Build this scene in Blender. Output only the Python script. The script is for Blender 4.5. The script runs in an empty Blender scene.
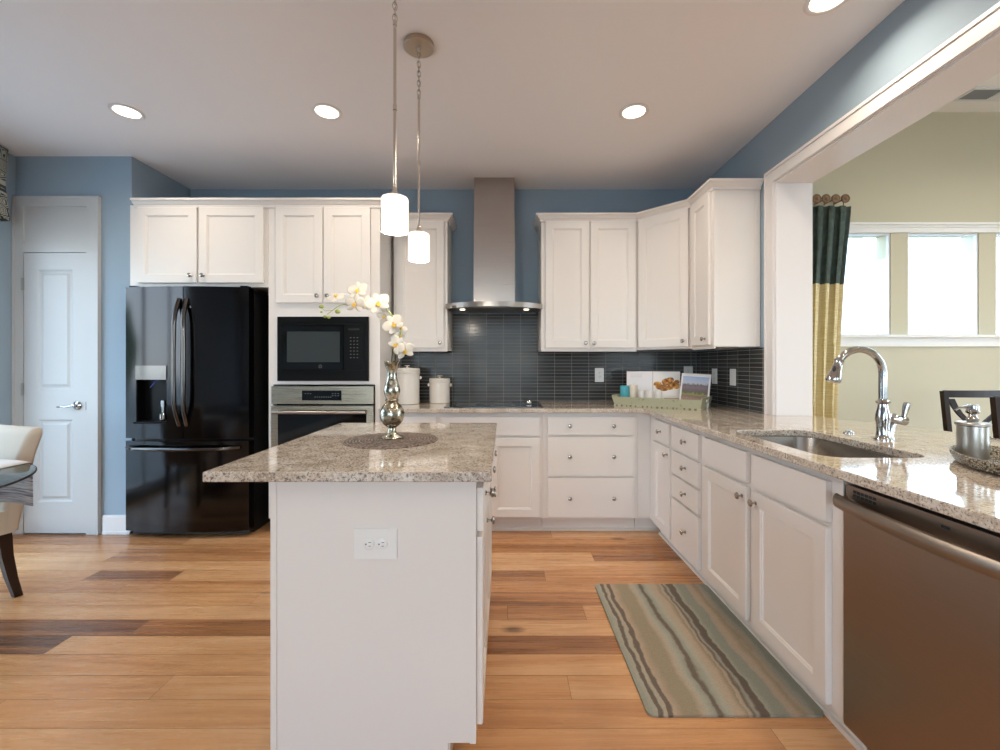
import bpy, bmesh, math, random
from mathutils import Vector, Matrix
PI = math.pi
R = math.radians
random.seed(7)
SC = bpy.context.scene
COL = SC.collection

# ------------------------------------------------------------------ camera, world, lights, exposure
cam_d = bpy.data.cameras.new('camera')
cam = bpy.data.objects.new('camera', cam_d); COL.objects.link(cam)
cam.location = (0, 0, 1.225); cam.rotation_euler = (PI/2, 0, 0)
cam_d.sensor_width = 36; cam_d.lens = 15.66
cam_d.shift_x = -0.0035; cam_d.shift_y = -0.010
cam_d.clip_start = 0.02
SC.camera = cam
SC.view_settings.view_transform = 'Standard'
SC.view_settings.look = 'None'
SC.view_settings.gamma = 1.0
SC.view_settings.use_curve_mapping = False
SC.view_settings.exposure = -0.17
SC.cycles.max_bounces = 8
SC.cycles.diffuse_bounces = 4
SC.cycles.glossy_bounces = 4
SC.cycles.transparent_max_bounces = 12
SC.cycles.sample_clamp_indirect = 6
SC.cycles.caustics_reflective = False
SC.cycles.caustics_refractive = False

SKY = 9.5          # world strength
W_CAN = 7.5        # watts of each recessed light
W_PEND = 7.0
W_HOOD = 2.2

world = bpy.data.worlds.new('sky'); SC.world = world; world.use_nodes = True
wn = world.node_tree; wn.nodes.clear()
wo = wn.nodes.new('ShaderNodeOutputWorld'); wb = wn.nodes.new('ShaderNodeBackground')
wt = wn.nodes.new('ShaderNodeTexCoord'); wx = wn.nodes.new('ShaderNodeSeparateXYZ'); wr = wn.nodes.new('ShaderNodeValToRGB')
wn.links.new(wt.outputs['Generated'], wx.inputs[0]); wn.links.new(wx.outputs[2], wr.inputs[0])
we = wr.color_ramp.elements; we[0].position = 0.0; we[0].color = (0.84, 0.92, 1.0, 1); we[1].position = 0.35; we[1].color = (0.50, 0.71, 1.0, 1)
wb.inputs['Strength'].default_value = SKY
wn.links.new(wr.outputs[0], wb.inputs[0]); wn.links.new(wb.outputs[0], wo.inputs[0])

# ------------------------------------------------------------------ materials
MATS = {}
def nodes(m): return m.node_tree.nodes, m.node_tree.links
def mat(name, col, rough=0.5, metal=0.0, coat=0.0, emit=None, es=0.0, spec=0.5, trans=0.0):
    m = bpy.data.materials.new(name); m.use_nodes = True
    b = m.node_tree.nodes['Principled BSDF']
    b.inputs['Base Color'].default_value = (*col, 1); b.inputs['Roughness'].default_value = rough
    b.inputs['Metallic'].default_value = metal; b.inputs['Coat Weight'].default_value = coat
    b.inputs['Coat Roughness'].default_value = 0.05
    b.inputs['Specular IOR Level'].default_value = spec
    b.inputs['Transmission Weight'].default_value = trans
    if emit:
        b.inputs['Emission Color'].default_value = (*emit, 1); b.inputs['Emission Strength'].default_value = es
    MATS[name] = m
    return m
def N(m, t, **kw):
    n = m.node_tree.nodes.new(t)
    for k, v in kw.items():
        if k in ('op',): n.operation = v
        elif k.startswith('i_'):
            n.inputs[k[2:].replace('_', ' ')].default_value = v
        else: setattr(n, k, v)
    return n
def L(m, a, b): m.node_tree.links.new(a, b)
def math_(m, op, a, b=None, c=None, clamp=False):
    n = m.node_tree.nodes.new('ShaderNodeMath'); n.operation = op; n.use_clamp = clamp
    for i, v in enumerate((a, b, c)):
        if v is None: continue
        if isinstance(v, (int, float)): n.inputs[i].default_value = v
        else: L(m, v, n.inputs[i])
    return n.outputs[0]
def ramp(m, fac, stops, interp='LINEAR'):
    n = m.node_tree.nodes.new('ShaderNodeValToRGB'); n.color_ramp.interpolation = interp
    e = n.color_ramp.elements
    while len(e) > 1: e.remove(e[-1])
    e[0].position = stops[0][0]; e[0].color = (*stops[0][1], 1)
    for p, c in stops[1:]:
        x = e.new(p); x.color = (*c, 1)
    L(m, fac, n.inputs[0]); return n.outputs[0]
def mix(m, fac, a, b, mode='MIX'):
    n = m.node_tree.nodes.new('ShaderNodeMix'); n.data_type = 'RGBA'; n.blend_type = mode
    for s, v in ((n.inputs[0], fac), (n.inputs[6], a), (n.inputs[7], b)):
        if isinstance(v, (int, float)): s.default_value = v
        elif isinstance(v, tuple): s.default_value = (*v, 1)
        else: L(m, v, s)
    return n.outputs[2]
def coords(m, scale=(1, 1, 1), rot=(0, 0, 0), loc=(0, 0, 0), kind='Object'):
    t = N(m, 'ShaderNodeTexCoord'); mp = N(m, 'ShaderNodeMapping')
    mp.inputs['Scale'].default_value = scale; mp.inputs['Rotation'].default_value = rot; mp.inputs['Location'].default_value = loc
    L(m, t.outputs[kind], mp.inputs[0]); return mp.outputs[0]
def noise(m, vec, scale, detail=2, rough=0.5, dist=0.0):
    n = N(m, 'ShaderNodeTexNoise'); n.inputs['Scale'].default_value = scale; n.inputs['Detail'].default_value = detail
    n.inputs['Roughness'].default_value = rough; n.inputs['Distortion'].default_value = dist
    L(m, vec, n.inputs['Vector']); return n.outputs['Fac']
def bsdf(m): return m.node_tree.nodes['Principled BSDF']
def bump(m, h, strength, dist=0.01):
    n = N(m, 'ShaderNodeBump'); n.inputs['Strength'].default_value = strength; n.inputs['Distance'].default_value = dist
    L(m, h, n.inputs['Height']); L(m, n.outputs[0], bsdf(m).inputs['Normal'])

mat('cabinet_paint', (0.77, 0.72, 0.68), 0.34)
mat('trim_paint', (0.78, 0.74, 0.725), 0.38)
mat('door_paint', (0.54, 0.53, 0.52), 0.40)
mat('blue_wall', (0.295, 0.375, 0.445), 0.75)
mat('khaki_wall', (0.62, 0.565, 0.415), 0.8)
mat('ceiling_paint', (0.90, 0.875, 0.89), 0.9)
mat('dining_ceiling', (0.90, 0.88, 0.84), 0.9)
mat('house_paint', (0.78, 0.80, 0.80), 0.7)
mat('knob_metal', (0.42, 0.38, 0.34), 0.25, 1.0)
mat('chrome', (0.47, 0.45, 0.43), 0.10, 1.0)
mat('steel', (0.46, 0.43, 0.39), 0.32, 1.0)
mat('black_steel', (0.042, 0.040, 0.041), 0.12, 1.0)
mat('fridge_side', (0.012, 0.012, 0.013), 0.35)
mat('dark_handle', (0.11, 0.10, 0.095), 0.16, 1.0)
mat('black_plastic', (0.005, 0.005, 0.005), 0.3, spec=0.12)
mat('black_glass', (0.003, 0.003, 0.003), 0.05, spec=0.35)
mat('grey_glass', (0.035, 0.040, 0.040), 0.08)
mat('white_print', (0.13, 0.13, 0.13), 0.5)
mat('white_plastic', (0.80, 0.79, 0.77), 0.35)
mat('socket_dark', (0.06, 0.05, 0.05), 0.6)
mat('ceramic', (0.74, 0.69, 0.63), 0.22)
mat('teal_wax', (0.07, 0.35, 0.42), 0.45)
mat('cream_wax', (0.62, 0.55, 0.46), 0.5)
mat('white_cup', (0.72, 0.68, 0.64), 0.4)
mat('dark_wood', (0.020, 0.009, 0.006), 0.35, spec=0.3)
mat('upholstery', (0.50, 0.42, 0.335), 0.85)
mat('flower_white', (0.70, 0.655, 0.575), 0.55)
mat('flower_yellow', (0.85, 0.50, 0.06), 0.6)
mat('stem_green', (0.33, 0.40, 0.10), 0.5)
mat('stem_dark', (0.06, 0.05, 0.02), 0.5)
mat('foliage', (0.05, 0.11, 0.035), 0.8)
mat('trunk', (0.10, 0.07, 0.05), 0.9)
mat('bounce_ground', (0.36, 0.345, 0.32), 0.9)  # outdoor ground made pale to bounce daylight up onto the ceilings
mat('brass_knob', (0.22, 0.13, 0.07), 0.45, 0.3)
mat('light_lens', (1, 1, 1), 0.5, emit=(1.0, 0.90, 0.76), es=5.0)
mat('hood_lens', (1, 1, 1), 0.5, emit=(1.0, 0.82, 0.60), es=2.5)
mat('lamp_shade', (0.9, 0.87, 0.8), 0.3, emit=(1.0, 0.88, 0.70), es=1.0)
mat('canopy_metal', (0.46, 0.37, 0.29), 0.32, 0.9)
mat('rod_metal', (0.62, 0.57, 0.52), 0.22, 1.0)
mat('page_edge', (0.75, 0.72, 0.70), 0.7)
mat('vent_paint', (0.75, 0.76, 0.76), 0.5)
mat('vent_slot', (0.30, 0.31, 0.31), 0.6)
mat('blue_led', (0.05, 0.06, 0.4), 0.3)
mat('rubber', (0.02, 0.02, 0.02), 0.6)
mat('wall_cloth', (0.55, 0.54, 0.56), 0.85)

# thin window glass
def thin_glass(name, tint, gloss):
    m = bpy.data.materials.new(name); m.use_nodes = True; nt = m.node_tree; nt.nodes.clear()
    o = nt.nodes.new('ShaderNodeOutputMaterial'); t = nt.nodes.new('ShaderNodeBsdfTransparent'); g = nt.nodes.new('ShaderNodeBsdfGlossy')
    mx = nt.nodes.new('ShaderNodeMixShader'); lw = nt.nodes.new('ShaderNodeLayerWeight'); lw.inputs[0].default_value = 0.5; pw = nt.nodes.new('ShaderNodeMath'); pw.operation = 'POWER'; pw.inputs[1].default_value = 5.0; fr = nt.nodes.new('ShaderNodeMath'); fr.operation = 'MULTIPLY_ADD'; fr.inputs[1].default_value = 0.9; fr.inputs[2].default_value = gloss; nt.links.new(lw.outputs['Facing'], pw.inputs[0]); nt.links.new(pw.outputs[0], fr.inputs[0])
    t.inputs[0].default_value = (*tint, 1); g.inputs['Roughness'].default_value = 0.02
    nt.links.new(fr.outputs[0], mx.inputs[0]); nt.links.new(t.outputs[0], mx.inputs[1]); nt.links.new(g.outputs[0], mx.inputs[2])
    nt.links.new(mx.outputs[0], o.inputs[0]); MATS[name] = m
thin_glass('window_glass', (0.95, 0.98, 0.97), 0.03)
thin_glass('table_glass', (0.55, 0.66, 0.62), 0.06)

# brushed steel
def brushed(name, col, rough, vertical=False):
    m = mat(name, col, rough, 1.0)
    v = coords(m, (3, 3, 400) if not vertical else (400, 400, 3))
    n = noise(m, v, 1.0, 3)
    L(m, math_(m, 'MULTIPLY_ADD', n, 0.12, rough - 0.06), bsdf(m).inputs['Roughness'])
    L(m, mix(m, n, tuple(c*0.9 for c in col), tuple(min(1, c*1.1) for c in col)), bsdf(m).inputs['Base Color'])
brushed('hood_steel', (0.40, 0.35, 0.315), 0.30)
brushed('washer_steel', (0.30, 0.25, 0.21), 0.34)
mat('sink_steel', (0.34, 0.31, 0.28), 0.27, 1.0)
brushed('oven_steel', (0.45, 0.39, 0.30), 0.28)

# granite
m = mat('granite', (0.6, 0.5, 0.4), 0.07, coat=0.35)
v = coords(m)
n1 = noise(m, v, 14, 6, 0.65, 0.4); n2 = noise(m, v, 75, 4, 0.7); n3 = noise(m, v, 150, 3, 0.6); n4 = noise(m, v, 38, 5, 0.7, 0.6)
c = ramp(m, n1, [(0.30, (0.40, 0.31, 0.235)), (0.50, (0.58, 0.49, 0.40)), (0.68, (0.70, 0.63, 0.55))])
c = mix(m, math_(m, 'MULTIPLY', ramp(m, n2, [(0.50, (0, 0, 0)), (0.60, (1, 1, 1))]), 0.55), c, (0.30, 0.24, 0.19))
c = mix(m, math_(m, 'MULTIPLY', ramp(m, n4, [(0.60, (0, 0, 0)), (0.66, (1, 1, 1))]), 0.8), c, (0.14, 0.12, 0.11))
c = mix(m, math_(m, 'MULTIPLY', ramp(m, n3, [(0.56, (0, 0, 0)), (0.62, (1, 1, 1))]), 0.8), c, (0.10, 0.08, 0.075))
c = mix(m, math_(m, 'MULTIPLY', ramp(m, n3, [(0.36, (1, 1, 1)), (0.42, (0, 0, 0))]), 0.5), c, (0.80, 0.76, 0.68))
L(m, c, bsdf(m).inputs['Base Color'])

# wood floor: every board carries its own tone and grain offset as its own colour
m = mat('wood_floor', (0.6, 0.35, 0.18), 0.27)
at = N(m, 'ShaderNodeAttribute'); at.attribute_name = 'board'; at.attribute_type = 'GEOMETRY'
sx = N(m, 'ShaderNodeSeparateColor'); L(m, at.outputs['Color'], sx.inputs[0])
tone, rnd = sx.outputs[0], sx.outputs[1]
t = N(m, 'ShaderNodeTexCoord'); sp = N(m, 'ShaderNodeSeparateXYZ'); L(m, t.outputs['Object'], sp.inputs[0])
cb = N(m, 'ShaderNodeCombineXYZ')
L(m, math_(m, 'MULTIPLY_ADD', rnd, 37.0, math_(m, 'MULTIPLY', sp.outputs[0], 0.42)), cb.inputs[0])
L(m, math_(m, 'MULTIPLY_ADD', rnd, 91.0, math_(m, 'MULTIPLY', sp.outputs[1], 9.0)), cb.inputs[1])
L(m, math_(m, 'MULTIPLY', rnd, 13.0), cb.inputs[2])
g1 = noise(m, cb.outputs[0], 1.3, 5, 0.6, 1.6); g2 = noise(m, cb.outputs[0], 9, 4, 0.7, 0.5)
k = math_(m, 'ADD', tone, math_(m, 'MULTIPLY', math_(m, 'SUBTRACT', g1, 0.5), 1.05))
k = math_(m, 'ADD', k, math_(m, 'MULTIPLY', math_(m, 'SUBTRACT', g2, 0.5), 0.30), clamp=True)
c = ramp(m, k, [(0.0, (0.70, 0.40, 0.20)), (0.25, (0.60, 0.30, 0.13)), (0.55, (0.41, 0.18, 0.072)), (0.8, (0.22, 0.095, 0.042)), (1.0, (0.10, 0.045, 0.025))])
kn = N(m, 'ShaderNodeTexVoronoi'); kn.inputs['Scale'].default_value = 1.0
cc = N(m, 'ShaderNodeCombineXYZ'); L(m, math_(m, 'MULTIPLY_ADD', rnd, 53.0, math_(m, 'MULTIPLY', sp.outputs[0], 1.5)), cc.inputs[0]); L(m, math_(m, 'MULTIPLY_ADD', rnd, 31.0, math_(m, 'MULTIPLY', sp.outputs[1], 3.2)), cc.inputs[1]); L(m, cc.outputs[0], kn.inputs['Vector'])
c = mix(m, math_(m, 'MULTIPLY', ramp(m, kn.outputs['Distance'], [(0.03, (1, 1, 1)), (0.10, (0, 0, 0))]), 0.75), c, (0.10, 0.045, 0.022))
L(m, c, bsdf(m).inputs['Base Color'])
L(m, math_(m, 'MULTIPLY_ADD', g2, 0.12, 0.22), bsdf(m).inputs['Roughness'])

# glass mosaic backsplash: straight stacked narrow tiles
def tile(name, rot):
    m = mat(name, (0.09, 0.10, 0.11), 0.12, spec=0.14)
    v = coords(m, (1, 1, 1), rot)
    b = N(m, 'ShaderNodeTexBrick'); b.offset = 0.0; b.squash = 1.0
    b.inputs['Color1'].default_value = (0.040, 0.042, 0.044, 1); b.inputs['Color2'].default_value = (0.072, 0.074, 0.075, 1)
    b.inputs['Mortar'].default_value = (0.34, 0.32, 0.30, 1); b.inputs['Scale'].default_value = 1.0
    b.inputs['Mortar Size'].default_value = 0.0017; b.inputs['Mortar Smooth'].default_value = 0.3; b.inputs['Bias'].default_value = -0.1
    b.inputs['Brick Width'].default_value = 0.147; b.inputs['Row Height'].default_value = 0.0288
    L(m, v, b.inputs['Vector']); L(m, b.outputs['Color'], bsdf(m).inputs['Base Color'])
    L(m, math_(m, 'MULTIPLY_ADD', b.outputs['Fac'], 0.5, 0.13), bsdf(m).inputs['Roughness'])
    bump(m, math_(m, 'MULTIPLY', b.outputs['Fac'], -1.0), 0.5, 0.002)
tile('tile_back', (R(90), 0, 0)); tile('tile_side', (R(90), 0, R(90)))
# the mapping above turns the wall plane into the XY plane that the brick pattern uses
for nm, rt in (('tile_back', (R(-90), 0, 0)), ('tile_side', None)):
    mm = MATS[nm]; mp = [n for n in mm.node_tree.nodes if n.bl_idname == 'ShaderNodeMapping'][0]
    br = [n for n in mm.node_tree.nodes if n.bl_idname == 'ShaderNodeTexBrick'][0]
    tc = N(mm, 'ShaderNodeTexCoord'); s_ = N(mm, 'ShaderNodeSeparateXYZ'); c_ = N(mm, 'ShaderNodeCombineXYZ')
    L(mm, tc.outputs['Object'], s_.inputs[0])
    L(mm, s_.outputs[0 if nm == 'tile_back' else 1], c_.inputs[0]); L(mm, s_.outputs[2], c_.inputs[1])
    L(mm, c_.outputs[0], br.inputs['Vector'])

# striped rug
m = mat('rug_wool', (0.4, 0.4, 0.3), 0.95)
t = N(m, 'ShaderNodeTexCoord'); sp = N(m, 'ShaderNodeSeparateXYZ'); L(m, t.outputs['Object'], sp.inputs[0])
wob = noise(m, coords(m, (2, 1.6, 1)), 2.4, 6, 0.62); fine = noise(m, coords(m), 260, 2)
xx = math_(m, 'ADD', sp.outputs[0], math_(m, 'MULTIPLY', math_(m, 'SUBTRACT', wob, 0.5), 0.085))
u = math_(m, 'DIVIDE', xx, 0.61)
SG, TN, BR, BG, PK, LG = (0.27, 0.275, 0.22), (0.40, 0.32, 0.235), (0.14, 0.108, 0.082), (0.29, 0.24, 0.16), (0.42, 0.315, 0.23), (0.36, 0.34, 0.27)
stops = [(0.0, SG), (0.05, LG), (0.055, BR), (0.075, BR), (0.085, LG), (0.105, TN), (0.11, BR), (0.135, BR), (0.145, PK), (0.20, BG), (0.29, BG), (0.32, TN), (0.35, LG), (0.39, SG),
         (0.405, BR), (0.425, BR), (0.44, SG), (0.48, LG), (0.52, TN), (0.55, PK), (0.58, BG)]
stops2 = [(0.0, BG), (0.60, TN), (0.615, BR), (0.635, LG), (0.65, BR), (0.69, BR), (0.70, LG), (0.73, SG), (0.79, SG), (0.81, TN), (0.84, PK), (0.88, BG), (0.91, TN), (0.94, LG), (0.97, SG)]
c = mix(m, math_(m, 'GREATER_THAN', u, 0.585), ramp(m, u, stops), ramp(m, u, stops2))
c = mix(m, 0.25, c, ramp(m, fine, [(0.3, (0.2, 0.2, 0.2)), (0.7, (0.8, 0.8, 0.8))]), 'SOFT_LIGHT')
L(m, c, bsdf(m).inputs['Base Color']); bump(m, fine, 0.4, 0.003)

# woven placemat
m = mat('woven_mat', (0.10, 0.075, 0.06), 0.7)
v = coords(m)
w1 = N(m, 'ShaderNodeTexWave'); w1.wave_type = 'RINGS'; w1.rings_direction = 'Z'; w1.inputs['Scale'].default_value = 26; L(m, v, w1.inputs[0])
ch = ramp(m, noise(m, v, 110, 2), [(0.40, (0.1, 0.1, 0.1)), (0.60, (1, 1, 1))])
f = math_(m, 'MULTIPLY', w1.outputs['Fac'], ch)
L(m, ramp(m, f, [(0.05, (0.035, 0.024, 0.020)), (0.7, (0.30, 0.22, 0.175))]), bsdf(m).inputs['Base Color']); bump(m, f, 0.6, 0.003)

# mercury glass
m = mat('mercury_glass', (0.6, 0.6, 0.5), 0.16, 1.0)
v = coords(m); n = noise(m, v, 55, 5, 0.7)
L(m, ramp(m, n, [(0.38, (0.14, 0.11, 0.07)), (0.5, (0.46, 0.43, 0.34)), (0.68, (0.78, 0.76, 0.68))]), bsdf(m).inputs['Base Color'])
L(m, math_(m, 'MULTIPLY_ADD', n, 0.35, 0.02), bsdf(m).inputs['Roughness']); bump(m, n, 0.3, 0.004)

# sage tray with rubbed edges
m = mat('sage_paint', (0.42, 0.41, 0.28), 0.55)
n = noise(m, coords(m), 60, 4, 0.7)
L(m, mix(m, ramp(m, n, [(0.62, (0, 0, 0)), (0.67, (1, 1, 1))]), (0.42, 0.41, 0.28), (0.16, 0.12, 0.08)), bsdf(m).inputs['Base Color'])
# bead mosaic
m = mat('bead_mosaic', (0.4, 0.35, 0.28), 0.2, 0.4)
vo = N(m, 'ShaderNodeTexVoronoi'); vo.inputs['Scale'].default_value = 170; L(m, coords(m), vo.inputs['Vector'])
L(m, ramp(m, vo.outputs['Distance'], [(0.15, (0.55, 0.50, 0.40)), (0.5, (0.30, 0.25, 0.18)), (0.75, (0.06, 0.05, 0.04))]), bsdf(m).inputs['Base Color'])
bump(m, math_(m, 'MULTIPLY', vo.outputs['Distance'], -1.0), 0.9, 0.006)
# valance trellis fabric
m = mat('trellis_fabric', (0.6, 0.55, 0.42), 0.85)
vv = coords(m, (1, 1, 1))
vo = N(m, 'ShaderNodeTexVoronoi'); vo.feature = 'DISTANCE_TO_EDGE'; vo.inputs['Scale'].default_value = 15; vo.inputs['Randomness'].default_value = 0.55; L(m, vv, vo.inputs['Vector'])
rg = math_(m, 'FRACT', math_(m, 'MULTIPLY', vo.outputs['Distance'], 7.5))
L(m, ramp(m, rg, [(0.0, (0.05, 0.06, 0.06)), (0.38, (0.05, 0.06, 0.06)), (0.44, (0.56, 0.51, 0.40)), (0.85, (0.50, 0.50, 0.43))]), bsdf(m).inputs['Base Color'])
# two-tone curtain: teal above, gold slub below
m = mat('curtain_cloth', (0.1, 0.15, 0.13), 0.75)
t = N(m, 'ShaderNodeTexCoord'); sp = N(m, 'ShaderNodeSeparateXYZ'); L(m, t.outputs['Object'], sp.inputs[0])
sl = noise(m, coords(m, (6, 6, 90)), 1.5, 3)
gold = ramp(m, sl, [(0.35, (0.66, 0.52, 0.24)), (0.65, (0.78, 0.66, 0.40))])
teal = ramp(m, noise(m, coords(m), 25, 3), [(0.35, (0.050, 0.072, 0.062)), (0.7, (0.085, 0.115, 0.100))])
L(m, mix(m, math_(m, 'GREATER_THAN', sp.outputs[2], 1.905), gold, teal), bsdf(m).inputs['Base Color'])
# grey striped runner
m = mat('runner_stripe', (0.4, 0.4, 0.4), 0.9)
n = noise(m, coords(m, (3, 3, 75), loc=(0, 0, 0.3)), 1.0, 3, 0.7)
t = N(m, 'ShaderNodeTexCoord'); sp = N(m, 'ShaderNodeSeparateXYZ'); L(m, t.outputs['Object'], sp.inputs[0])
L(m, mix(m, math_(m, 'GREATER_THAN', sp.outputs[2], .748), ramp(m, n, [(0.36, (0.10, 0.09, 0.12)), (0.48, (0.36, 0.35, 0.39)), (0.6, (0.55, 0.53, 0.54))]), (.62, .58, .54)), bsdf(m).inputs['Base Color'])
mat('runner_cloth', (0.66, 0.62, 0.58), 0.85)
# cookbook pages
m = mat('page_text', (0.74, 0.71, 0.72), 0.55)
v = coords(m, kind='Generated'); sp = N(m, 'ShaderNodeSeparateXYZ'); L(m, v, sp.inputs[0])
ln = math_(m, 'GREATER_THAN', math_(m, 'FRACT', math_(m, 'MULTIPLY', sp.outputs[2], 26.0)), 0.6)
inb = math_(m, 'MULTIPLY', math_(m, 'MULTIPLY', math_(m, 'GREATER_THAN', sp.outputs[0], 0.14), math_(m, 'LESS_THAN', sp.outputs[0], 0.6)),
            math_(m, 'MULTIPLY', math_(m, 'GREATER_THAN', sp.outputs[2], 0.80), math_(m, 'LESS_THAN', sp.outputs[2], 0.92)))
L(m, mix(m, math_(m, 'MULTIPLY', math_(m, 'MULTIPLY', ln, inb), 0.45), (0.74, 0.71, 0.72), (0.25, 0.22, 0.25)), bsdf(m).inputs['Base Color'])
mat('bread_brown', (0.42, 0.17, 0.03), 0.6)
m = MATS['bread_brown']; n = noise(m, coords(m), 45, 4)
L(m, ramp(m, n, [(0.35, (0.12, 0.035, 0.008)), (0.55, (0.50, 0.20, 0.03)), (0.7, (0.75, 0.42, 0.12))]), bsdf(m).inputs['Base Color'])
mat('page_brown', (0.22, 0.10, 0.05), 0.6)
# street picture on the leaning magazine
m = mat('street_picture', (0.4, 0.4, 0.4), 0.3)
v = coords(m, kind='Generated'); sp = N(m, 'ShaderNodeSeparateXYZ'); L(m, v, sp.inputs[0])
nz = noise(m, coords(m, (5, 1, 9), kind='Generated'), 1.6, 5, 0.75)
hh = math_(m, 'ADD', sp.outputs[2], math_(m, 'MULTIPLY', math_(m, 'SUBTRACT', nz, 0.5), 0.42))
c = ramp(m, hh, [(0.0, (0.33, 0.20, 0.15)), (0.20, (0.30, 0.19, 0.15)), (0.30, (0.16, 0.10, 0.08)), (0.36, (0.24, 0.25, 0.05)), (0.42, (0.07, 0.08, 0.04)), (0.50, (0.10, 0.07, 0.09)),
                 (0.62, (0.16, 0.12, 0.14)), (0.70, (0.08, 0.06, 0.08)), (0.76, (0.44, 0.46, 0.52)), (0.88, (0.36, 0.43, 0.58)), (1.0, (0.28, 0.38, 0.62))])
L(m, c, bsdf(m).inputs['Base Color'])
# neighbour's white lap siding
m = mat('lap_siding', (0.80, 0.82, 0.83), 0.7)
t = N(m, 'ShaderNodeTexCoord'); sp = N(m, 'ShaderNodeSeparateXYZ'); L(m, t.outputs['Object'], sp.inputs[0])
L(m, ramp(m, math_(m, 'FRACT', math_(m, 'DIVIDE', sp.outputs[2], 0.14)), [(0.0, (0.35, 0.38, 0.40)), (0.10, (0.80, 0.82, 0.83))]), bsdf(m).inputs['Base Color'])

# ------------------------------------------------------------------ mesh builder
class MB:
    def __init__(s): s.bm = bmesh.new()
    def _fin(s, vs, mtx):
        if mtx is not None: bmesh.ops.transform(s.bm, matrix=mtx, verts=vs)
    def _bev(s, faces, b, seg=1, ang=25):
        if b <= 0: return
        es = set()
        for f in faces:
            for e in f.edges:
                if len(e.link_faces) == 2 and e.calc_face_angle(0) > R(ang): es.add(e)
        if es: bmesh.ops.bevel(s.bm, geom=list(es), offset=b, segments=seg, affect='EDGES', profile=0.5, clamp_overlap=True)
    def box(s, x0, x1, y0, y1, z0, z1, b=0.0, seg=1, mtx=None):
        if x0 > x1: x0, x1 = x1, x0
        if y0 > y1: y0, y1 = y1, y0
        if z0 > z1: z0, z1 = z1, z0
        c = [(x, y, z) for z in (z0, z1) for y in (y0, y1) for x in (x0, x1)]
        vs = [s.bm.verts.new(p) for p in c]
        s._fin(vs, mtx)
        fs = [s.bm.faces.new([vs[i] for i in q]) for q in ((0, 2, 3, 1), (4, 5, 7, 6), (0, 1, 5, 4), (2, 6, 7, 3), (0, 4, 6, 2), (1, 3, 7, 5))]
        s._bev(fs, b, seg)
        return s
    def prism(s, pts, z0, z1, b=0.0, seg=1, mtx=None):
        n = len(pts)
        lo = [s.bm.verts.new((p[0], p[1], z0)) for p in pts]; hi = [s.bm.verts.new((p[0], p[1], z1)) for p in pts]
        s._fin(lo + hi, mtx)
        fs = [s.bm.faces.new(lo[::-1]), s.bm.faces.new(hi)]
        for i in range(n):
            j = (i+1) % n; fs.append(s.bm.faces.new((lo[i], lo[j], hi[j], hi[i])))
        s._bev(fs, b, seg)
        return s
    def loops(s, rings, closed=True, cap=True, mtx=None):
        R_ = [[s.bm.verts.new(p) for p in r] for r in rings]
        for r in R_: s._fin(r, mtx)
        for a, b in zip(R_, R_[1:]):
            n = len(a)
            for i in range(n if closed else n-1):
                j = (i+1) % n
                try: s.bm.faces.new((a[i], a[j], b[j], b[i]))
                except ValueError: pass
        if cap and closed:
            for r in (R_[0][::-1], R_[-1]):
                try: s.bm.faces.new(r)
                except ValueError: pass
        return s
    def lathe(s, prof, c=(0, 0, 0), seg=24, mtx=None, cap=True):
        rings = [[(c[0]+max(r, 1e-4)*math.cos(2*PI*i/seg), c[1]+max(r, 1e-4)*math.sin(2*PI*i/seg), c[2]+z) for i in range(seg)] for r, z in prof]
        return s.loops(rings, True, cap, mtx)
    def tube(s, pts, r, seg=10, mtx=None, cap=True):
        P = [Vector(p) for p in pts]; n = len(P)
        rs = r if isinstance(r, (list, tuple)) else [r]*n
        rings = []; up = None
        for i in range(n):
            d = (P[min(i+1, n-1)] - P[max(i-1, 0)]).normalized()
            if up is None:
                up = Vector((0, 0, 1)) if abs(d.z) < 0.9 else Vector((1, 0, 0))
            a = d.cross(up)
            if a.length < 1e-5: a = d.cross(Vector((0, 1, 0)))
            a.normalize(); b = a.cross(d).normalized(); up = b
            rings.append([tuple(P[i] + a*rs[i]*math.cos(2*PI*k/seg) + b*rs[i]*math.sin(2*PI*k/seg)) for k in range(seg)])
        return s.loops(rings, True, cap, mtx)
    def torus(s, c, R0, r, seg=16, sub=6, mtx=None, sy=1.0):
        rings = []
        for i in range(seg+1):
            a = 2*PI*i/seg
            rings.append([(c[0]+(R0+r*math.cos(2*PI*k/sub))*math.cos(a), c[1]+sy*(R0+r*math.cos(2*PI*k/sub))*math.sin(a), c[2]+r*math.sin(2*PI*k/sub)) for k in range(sub)])
        return s.loops(rings, True, False, mtx)
    def ball(s, c, r, seg=12, mtx=None):
        r = r if isinstance(r, tuple) else (r, r, r)
        n = seg//2
        rings = [[(c[0]+r[0]*max(math.sin(PI*j/n), 1e-3)*math.cos(2*PI*i/seg), c[1]+r[1]*max(math.sin(PI*j/n), 1e-3)*math.sin(2*PI*i/seg), c[2]-r[2]*math.cos(PI*j/n)) for i in range(seg)] for j in range(n+1)]
        return s.loops(rings, True, True, mtx)
    def mesh(s, name, m, smooth=35):
        bmesh.ops.remove_doubles(s.bm, verts=s.bm.verts, dist=1e-6)
        bmesh.ops.recalc_face_normals(s.bm, faces=s.bm.faces)
        me = bpy.data.meshes.new(name); s.bm.to_mesh(me); s.bm.free()
        for x in (m if isinstance(m, (list, tuple)) else [m]): me.materials.append(MATS[x])
        if smooth:
            for p in me.polygons: p.use_smooth = True
            me.set_sharp_from_angle(angle=R(smooth))
        return me
    def obj(s, name, m, parent=None, loc=(0, 0, 0), rot=(0, 0, 0), smooth=35):
        return link(name, s.mesh(name, m, smooth), parent, loc, rot)
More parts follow.
